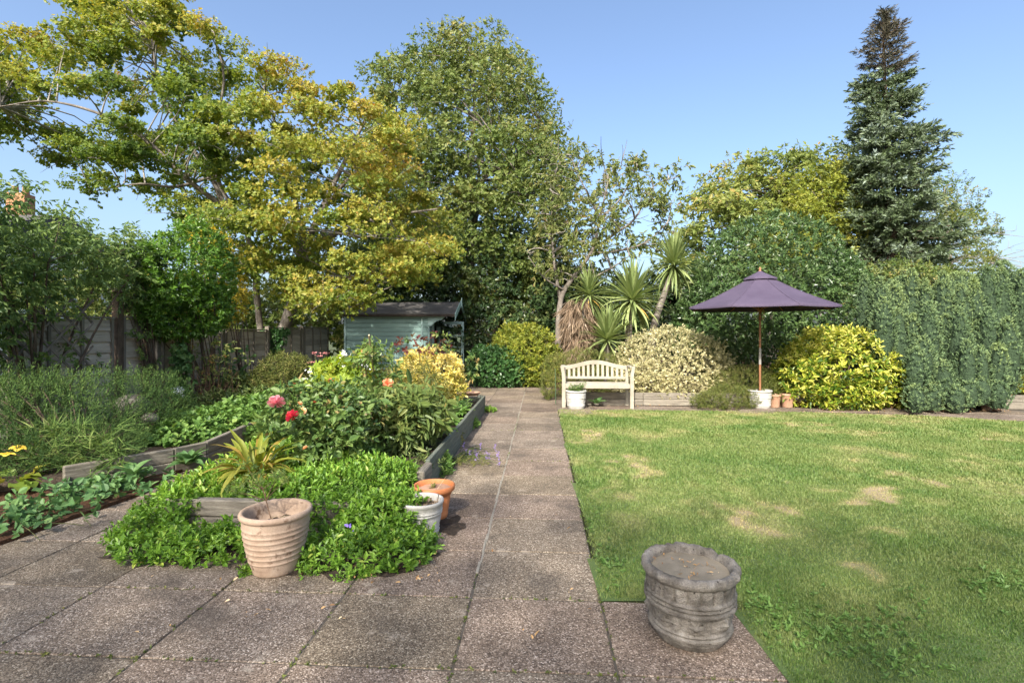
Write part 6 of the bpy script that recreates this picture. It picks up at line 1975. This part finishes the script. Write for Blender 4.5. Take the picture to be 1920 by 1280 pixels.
for (px, py, d) in ((652, 985, 3.62), (658, 990, 3.6), (664, 995, 3.6)):
    pass
rng = np.random.default_rng(322)
o = root('violet_flowers', W(655, 988, 3.58), 0, 'two small violet flowers among the ground cover', 'flower')
for (px, py) in ((650, 984), (657, 984), (663, 994)):
    c = W(px, py, 3.57)
    q = np.repeat(c[None], 1, 0)
    foliage('flower', o, M['violet_petal'], rng, q, np.array([[.1, -.9, .35]]), 5, .004, .012, .9, LEAF, 1.35, .0, t0=.6)
# yellowing strap fern
fvv = [leaf_obj_mesh(.36, .036, b, M['fern_leaf'], t_, .25, 'frond', .25) for b, t_ in ((1.1, .3), (1.6, .5), (2.1, .7), (.8, .45), (1.4, .95))]
rosette('strap_fern', 'yellowing strap leaved fern behind the ridged terracotta pot', 'fern', P(480, 893, .30), 75, 1.3, fvv, 12, (.05, 1.15), None, 'frond', .05, (.6, 1.15))

# peony with leathery leaves, green perennials by the board
shrub('peony', 'leathery leaved peony clump in the middle of the bed', 'plant',
      [E(745, 770, 5.9, 52, 36, .38), E(790, 770, 5.9, 38, 36, .34), E(710, 775, 5.9, 38, 38, .34), E(750, 810, 5.8, 58, 30, .3)], M['peony_leaf'], 330, 7, .15, .125, .30, P(748, 848, .2), seed=330, tpl=LEAF, upaxis=.45, t0=.42, ts=.16,
      spread=1.2, droop=.55, amp=.18, freq=3, stem_mat='stem', n_stems=12, stem_r=.007)
gv = [leaf_obj_mesh(.24, .065, b, M['geranium_leaf'], t_, .2) for b, t_ in ((1.0, .4), (1.5, .55), (.7, .65))]
GG = 'rosettes along the inside of the path board'
for i, (px, py, L, lab) in enumerate(((822, 815, 1.05, 'nearest rosette of long green leaves beside the path board'), (845, 795, .95, 'middle rosette of long green leaves beside the path board'), (862, 778, .85, 'farthest rosette of long green leaves beside the path board'), (815, 790, .9, 'rosette of long green leaves tucked behind the peony'))):
    rosette('leaf_rosette', lab, 'plant', P(px, py, .22), 30, L, gv, 40 + i, (.1, 1.15), GG)
shrub('soil_weeds', 'small dark weeds over the bare soil by the path board', 'plant', [(P(760, 868, .2), np.array([.42, .35, .06])), (P(800, 845, .2), np.array([.2, .4, .06]))], M['peony_leaf'], 150, 5, .04, .04, .4, seed=334, upaxis=.8, t0=.3, stem_mat='stem', n_stems=2, zmin=.19)

# yellow variegated bush at the bed end
shrub('pale_yellow_bush', 'rounded pale yellow variegated bush at the end of the middle bed', 'bush',
      [E(808, 705, 9.3, 62, 48, .6), E(845, 722, 9.2, 28, 32, .32), E(765, 715, 9.2, 36, 38, .4)], M['pale_yellow_leaf'], 1700, 7, .09, .055, .5, P(808, 760, .2), seed=335, upaxis=.7, amp=.16, freq=3, t0=.5, ts=.2, tl=.2,
      tint_fn=lambda p: .38 * sstep(.55, 1.05, p[:, 2]) - .2 + .15 * sstep(-1.6, -1.2, p[:, 0]))
shrub('grey_green_perennial', 'thin airy grey green perennial in front of the pale yellow bush', 'plant',
      [E(770, 720, 8.4, 50, 36, .35), E(730, 715, 8.4, 25, 30, .3), E(815, 730, 8.3, 25, 24, .25)], M['heath_leaf'], 620, 7, .14, .045, .22, P(770, 775, .2), seed=336, upaxis=1.3, t0=.5, ts=.2, amp=.25, n_stems=26, stem_r=.004)
shrub('dark_red_rose', 'dark red leaved stems standing above the pale yellow bush', 'plant',
      [E(780, 650, 8.9, 36, 18, .3), E(820, 645, 8.9, 20, 22, .25), E(760, 650, 8.9, 14, 14, .2)], M['red_leaf'], 30, 5, .10, .07, .55, P(800, 765, .2), seed=337, tpl=LEAF, upaxis=.5, t0=.55, ts=.3, n_stems=9, stem_r=.006)
shrub('rose_leaf_shoots', 'tall green rose shoots in front of the shed door', 'plant',
      [E(828, 640, 8.7, 22, 22, .3), E(755, 625, 8.7, 12, 8, .1), E(885, 695, 9.6, 12, 24, .2)], M['rose_leaf'], 24, 5, .10, .075, .6, P(842, 760, .2), seed=338, tpl=LEAF, upaxis=.4, t0=.7, ts=.2, n_stems=5, stem_r=.006, stem_mat='stem')
shrub('lime_leaf_shrub', 'lime green broad leaved shrub between the roses and the shed', 'bush',
      [E(640, 705, 7.6, 44, 30, .35), E(670, 700, 7.6, 26, 26, .3), E(612, 715, 7.6, 22, 22, .3), E(655, 745, 7.0, 20, 30, .25)], M['lime_leaf'], 300, 6, .12, .11, .8, P(640, 770, .2), seed=339, tpl=PALM, upaxis=.5, t0=.5, ts=.2, n_stems=10, stem_r=.006, stem_mat='stem')
rng = np.random.default_rng(340)
o = root('sedum_clump', P(612, 745, .2), 0, 'sedum with flat dusty pink flower heads near the shed corner', 'plant')
heads = [(590, 662), (598, 668), (604, 678), (597, 683), (615, 683), (622, 674), (634, 676), (608, 663), (586, 680), (628, 684), (640, 668), (602, 690)]
mb = MB()
for (px, py) in heads:
    c = W(px, py, 8.9 + rng.uniform(-.2, .2)); b = np.array([c[0] * .98, c[1], .2])
    mb.tube([b, (b + c) / 2 + rng.normal(0, .02, 3), c], .005, 4, False)
    q = c + np.column_stack([rng.normal(0, .03, 34), rng.normal(0, .03, 34), rng.normal(0, .008, 34)])
    foliage('blossom', o, M['sedum_head'], rng, q, norm(rng.normal(0, .3, (34, 3)) + [0, 0, 1]), 3, .01, .016, .9, DIAMOND, 1.3, 0, t0=.5, ts=.2)
mb.obj('stems', M['stem'], o)
q = np.array([W(rng.uniform(585, 645), rng.uniform(685, 735), 8.9) for _ in range(90)])
foliage('foliage', o, M['ivy_leaf'], rng, q, norm(rng.normal(0, .4, (90, 3)) + [0, 0, .8]), 5, .08, .06, .55, LEAF, 1.1, .1, t0=.7)

# roses
def rose_mesh(name, mat, R, seed, open_=1.0):
    r_ = np.random.default_rng(seed)
    V, Fs, TT = [], [], []
    lay = [(4, .22, 1.25, .85), (5, .42, 1.15, .95), (6, .64, .95, 1.0), (6, .86, .65, .9), (6, 1.0, .28 * open_, .7)]
    for li, (n_, rr_, el, hh) in enumerate(lay):
        for k in range(n_):
            a0 = k * 2 * math.pi / n_ + li * .7 + r_.uniform(-.15, .15)
            wd = 2.0 * math.pi / n_ * .78
            n0 = len(V)
            for i in range(5):
                f = i / 4
                for j in range(5):
                    g = (j - 2) / 2
                    a = a0 + g * wd * .5 * (1 if f > .1 else .6)
                    r = R * rr_ * (.12 + .88 * f ** (.55 if el > .8 else .9)) * (1 - .10 * abs(g) ** 2)
                    z = R * (hh * math.sin(el) * f * (1.05 - .12 * abs(g) ** 2 * f)) 
                    curl = R * .10 * max(0, f - .7) / .3
                    rr2 = r + curl * (1.2 if li > 1 else .2) + R * .02 * r_.normal()
                    V.append((rr2 * math.cos(a), rr2 * math.sin(a), z - curl * .6 * (li > 1) + R * .02 * r_.normal()))
                    TT.append(np.clip(.25 + .6 * f - .08 * li + r_.normal(0, .04), 0, 1))
            for i in range(4):
                for j in range(4):
                    a = n0 + 5 * i + j
                    Fs.append((a, a + 1, a + 6, a + 5))
    return make_mesh(name, V, Fs, mat, True, TT)
M['pink_petal'] = leaf_mat('pink_petal', [(0, (.60, .14, .18)), (.5, (.78, .30, .34)), (1, (.90, .55, .56))], .3)
M['red_petal'] = leaf_mat('red_petal', [(0, (.50, .03, .045)), (.6, (.72, .09, .10)), (1, (.85, .27, .24))], .3)
M['scarlet_petal'] = leaf_mat('scarlet_petal', [(0, (.58, .05, .03)), (1, (.82, .17, .10))], .3)
M['peach_petal'] = leaf_mat('peach_petal', [(0, (.66, .33, .13)), (.6, (.80, .50, .26)), (1, (.86, .68, .45))], .3)
M['orange_petal'] = leaf_mat('orange_petal', [(0, (.55, .15, .07)), (.6, (.78, .33, .17)), (1, (.86, .58, .40))], .3)
rb = P(590, 868, .2)
o = root('rose_bush', rb, 0, 'rose bush with pink, red and peach blooms leaning over the bed', 'rose')
rng = np.random.default_rng(350)
pos, nrm, _ = shell(rng, [E(585, 775, 5.1, 58, 50, .42), E(640, 790, 5.2, 55, 55, .42), E(560, 820, 4.9, 50, 40, .35), E(610, 835, 5.0, 60, 40, .35), E(670, 800, 5.3, 42, 48, .35), E(545, 760, 5.0, 24, 18, .2)], 720, .25, 3, .35, .15)
foliage('foliage', o, M['rose_leaf'], rng, pos, norm(nrm + [0, 0, .3] + rng.normal(0, .5, pos.shape)), 6, .10, .062, .58, LEAF, 1.2, .3, patchy(2, .15), .45, .18, .12)
blooms = [(518, 750, 4.6, .070, 'pink_petal', 'large pink bloom', (-.75, -.35)), (549, 776, 4.55, .058, 'red_petal', 'crimson bloom', (-.9, .25)), (551, 720, 5.5, .032, 'scarlet_petal', 'small scarlet bloom', (-.7, .1)),
          (567, 768, 4.75, .036, 'peach_petal', 'peach bloom', (-.9, .1)), (562, 755, 4.8, .026, 'peach_petal', 'peach bud', (-.6, .2)), (589, 753, 4.9, .024, 'orange_petal', 'salmon bud', (-.4, 0)), (602, 738, 5.0, .024, 'orange_petal', 'salmon bud', (-.6, 0)),
          (650, 733, 5.3, .028, 'peach_petal', 'peach bud', (-.3, .3)), (573, 838, 4.4, .024, 'peach_petal', 'low peach bud', (.6, .2)), (540, 757, 4.8, .024, 'peach_petal', 'yellow peach bud', (-.5, .2)), (620, 712, 5.6, .030, 'orange_petal', 'salmon bloom', (-.6, .1)), (664, 768, 5.2, .026, 'peach_petal', 'peach bud', (-.6, -.2))]
mb = MB()
for i, (px, py, d, R, mt_, lab, tilt) in enumerate(blooms):
    if R == 0: continue
    c = W(px, py, d)
    me = rose_mesh('bloom', M[mt_], R, 400 + i)
    b = link('bloom', me, o, c - ORG[o.name] + np.array([0, 0, -R * .4]), (-tilt[0] * -1.0, tilt[1], i * 1.3))
    b['label'] = lab
    base_ = rb + rng.normal(0, .08, 3) * [1, 1, 0]
    mb.tube(bez(base_, (base_ + c) / 2 + np.array([rng.normal(0, .06), .05, .05]), c + [0, .01, -R * .4], 9), np.linspace(.007, .0035, 9), 5, False)
for k in range(16):
    q = pos[rng.integers(len(pos))]
    mb.tube(bez(rb + rng.normal(0, .07, 3) * [1, 1, 0], (rb + q) / 2 + rng.normal(0, .07, 3), q, 6), np.linspace(.008, .003, 6), 5, False)
mb.obj('stems', M['stem'], o, True)
rb2 = P(700, 800, .2)
o = root('standard_rose', rb2, 0, 'tall rose with an orange bloom and white flowers beside the bamboo cane', 'rose')
pos, nrm, _ = shell(rng, [E(705, 690, 6.4, 30, 44, .3), E(690, 670, 6.5, 26, 22, .25), E(725, 740, 6.3, 20, 26, .2)], 150, .3, 3, .4, .15)
foliage('foliage', o, M['rose_leaf'], rng, pos, norm(nrm + [0, 0, .3] + rng.normal(0, .5, pos.shape)), 6, .10, .06, .58, LEAF, 1.2, .3, None, .62, .18, .12)
mb = MB()
for i, (px, py, d, R, mt_, lab, tilt) in enumerate(((727, 715, 6.2, .062, 'orange_petal', 'large coral bloom', (-1.0, .3)), (682, 658, 6.5, .040, 'orange_petal', 'orange bloom', (-.5, .1)), (682, 721, 6.2, .028, 'peach_petal', 'yellow bloom', (-.8, 0)), (630, 720, 6.6, .03, 'peach_petal', 'pale bud', (-.5, .2)))):
    c = W(px, py, d)
    b = link('bloom', rose_mesh('bloom', M[mt_], R, 430 + i), o, c - ORG[o.name] + np.array([0, 0, -R * .4]), (tilt[0], tilt[1], i))
    b.rotation_euler[0] = -tilt[0]
    b['label'] = lab
    mb.tube(bez(rb2, (rb2 + c) / 2 + [0, .04, 0], c, 8), np.linspace(.008, .004, 8), 5, False)
mb.obj('stems', M['stem'], o, True)
GW = 'white phlox heads among the roses'
for i, (px, py, d, lab) in enumerate(((585, 698, 8.0, 'round white flower head beside the olive shrub'), (645, 687, 7.4, 'white flower head above the lime green shrub'), (646, 664, 7.6, 'tall white flowers against the shed wall'), (684, 683, 7.0, 'small white flower by the bamboo cane'), (334, 734, 8.6, 'single white flower in front of the fence'))):
    c = W(px, py, d)
    o = root('white_flower', c, 0, lab, 'flower', GW)
    q = c + np.column_stack([rng.normal(0, .035, 26), rng.normal(0, .03, 26), rng.normal(0, .03, 26)])
    foliage('petals', o, M['white_petal'], rng, q, norm(q - c + [0, -.03, .02]), 4, .006, .026, .85, DIAMOND, 1.3, 0, t0=.5, ts=.2)
    b = np.array([c[0], c[1], .18]); 
    MB().tube([b, (b + c) / 2 + [.02, 0, 0], c], .004, 4, False).obj('stalk', M['stem'], o)

# dark mid-height filler behind the roses
shrub('bed_perennial', 'mixed dark green perennials filling the middle bed behind the roses', 'plant',
      [E(600, 770, 6.6, 60, 34, .4), E(690, 765, 6.8, 45, 34, .4), E(540, 790, 6.0, 40, 30, .35), E(860, 765, 8.6, 22, 12, .3), E(640, 800, 6.0, 60, 36, .4)], M['rose_leaf'], 900, 7, .11, .065, .45, P(620, 820, .2), seed=341, upaxis=.8, t0=.36, ts=.16, n_stems=14, stem_r=.006, stem_mat='stem')

# lavender leaning over the path and weeds at the foot of the board
rng = np.random.default_rng(360)
b = P(852, 868)
o = root('lavender', b, 0, 'lavender with purple spikes leaning over the path', 'plant')
mb = MB()
for k in range(26):
    t_ = P(rng.uniform(868, 940), rng.uniform(850, 885)) + [0, 0, rng.uniform(.02, .16)]
    pts = bez(b + rng.normal(0, .05, 3) * [1, 1, 0], (b + t_) / 2 + [0, 0, .12], t_, 7)
    mb.tube(pts, .0025, 4, False)
    if k < 12:
        q = t_ + np.column_stack([rng.normal(0, .006, 16), rng.normal(0, .006, 16), rng.uniform(-.02, .07, 16)])
        foliage('flower_spike', o, M['lavender'], rng, q, norm(rng.normal(0, .6, (16, 3)) + [0, 0, .6]), 3, .005, .014, .6, DIAMOND, 1.1, 0, t0=.5, ts=.2)
mb.obj('stems', M['heath_leaf'], o)
q = P(870, 872) + np.column_stack([rng.uniform(-.12, .28, 110), rng.normal(0, .12, 110), np.abs(rng.normal(.03, .03, 110))])
foliage('foliage', o, M['heath_leaf'], rng, q, norm(rng.normal(0, .5, (110, 3)) + [.4, 0, .6]), 6, .05, .035, .14, BLADE, .8, .1, t0=.55)
GP = 'weeds along the foot of the path board'
for i, (px, py, rx, ry, rz, n_, mat_, lab) in enumerate(((828, 885, .11, .22, .17, 130, 'geranium_leaf', 'leafy green weed at the near end of the path board'), (858, 835, .06, .16, .17, 70, 'heath_leaf', 'dry seeding weed halfway along the path board'), (888, 800, .08, .24, .12, 80, 'geranium_leaf', 'green weed farther along the path board'), (915, 772, .14, .12, .07, 70, 'vinca_leaf', 'small bright weed at the far corner of the path board'), (775, 915, .10, .12, .18, 80, 'vinca_leaf', 'sprawling green shoots over the sleeper behind the white pot'))):
    c = P(px, py)
    shrub('edge_weed', lab, 'weed', [(c + [0, 0, .02], np.array([rx, ry, rz]))], M[mat_], n_, 6, .06, .045, .4, c, seed=361 + i, upaxis=.9, t0=.55, n_stems=5, stem_r=.003, stem_mat='stem', group=GP, zmin=.01, tpl=DIAMOND)
GQ = 'weeds round the foot of the terracotta pot'
for i, (px, py, r_, lab) in enumerate(((463, 1075, .05, 'tiny weed on the dark side of the ridged pot'), (585, 1075, .10, 'low weed beside the ridged pot foot'), (650, 1085, .08, 'low weed between the ridged pot and the ground cover'), (690, 1075, .07, 'low weed at the edge of the ground cover'))):
    c = P(px, py)
    shrub('crack_weed', lab, 'weed', [(c, np.array([r_, r_ * .8, .05]))], M['vinca_leaf'], 34, 5, .04, .022, .5, c, seed=380 + i, upaxis=.6, t0=.5, n_stems=2, stem_r=.002, stem_mat='stem', group=GQ, zmin=.004, tpl=DIAMOND)
# hosta-like leaf and red litter under the bench
rosette('bench_weed', 'broad dark leaf clump growing under the bench', 'plant', P(1118, 757, .06), 10, .9, hv, 77, (.2, 1.2))
# fallen leaves
rng = np.random.default_rng(390)
q = np.array([P(rng.uniform(250, 1110), y_) for y_ in 640 + 480 * rng.random(50) ** .6 + 90])
q = np.vstack([q, [P(rng.uniform(1060, 1400), rng.uniform(756, 764)) for _ in range(120)], [P(rng.uniform(1500, 1900), rng.uniform(762, 775)) for _ in range(160)], [P(rng.uniform(400, 820), rng.uniform(1040, 1100)) for _ in range(50)]])
q[:, 2] = .012
f_ = foliage('leaf_litter', None, M['litter'], rng, q, norm(rng.normal(0, .25, (len(q), 3)) + [0, 0, 1.0]), 1, .01, .026, .55, LEAF, 1.45, .05, t0=.5, ts=.25)
tag(f_, 'small dry fallen leaves scattered on the paving and bed edges', 'leaves', None, 'stuff')
tris = sum(len(o_.data.polygons) for o_ in bpy.data.objects if o_.type == 'MESH')
print('faces', tris)
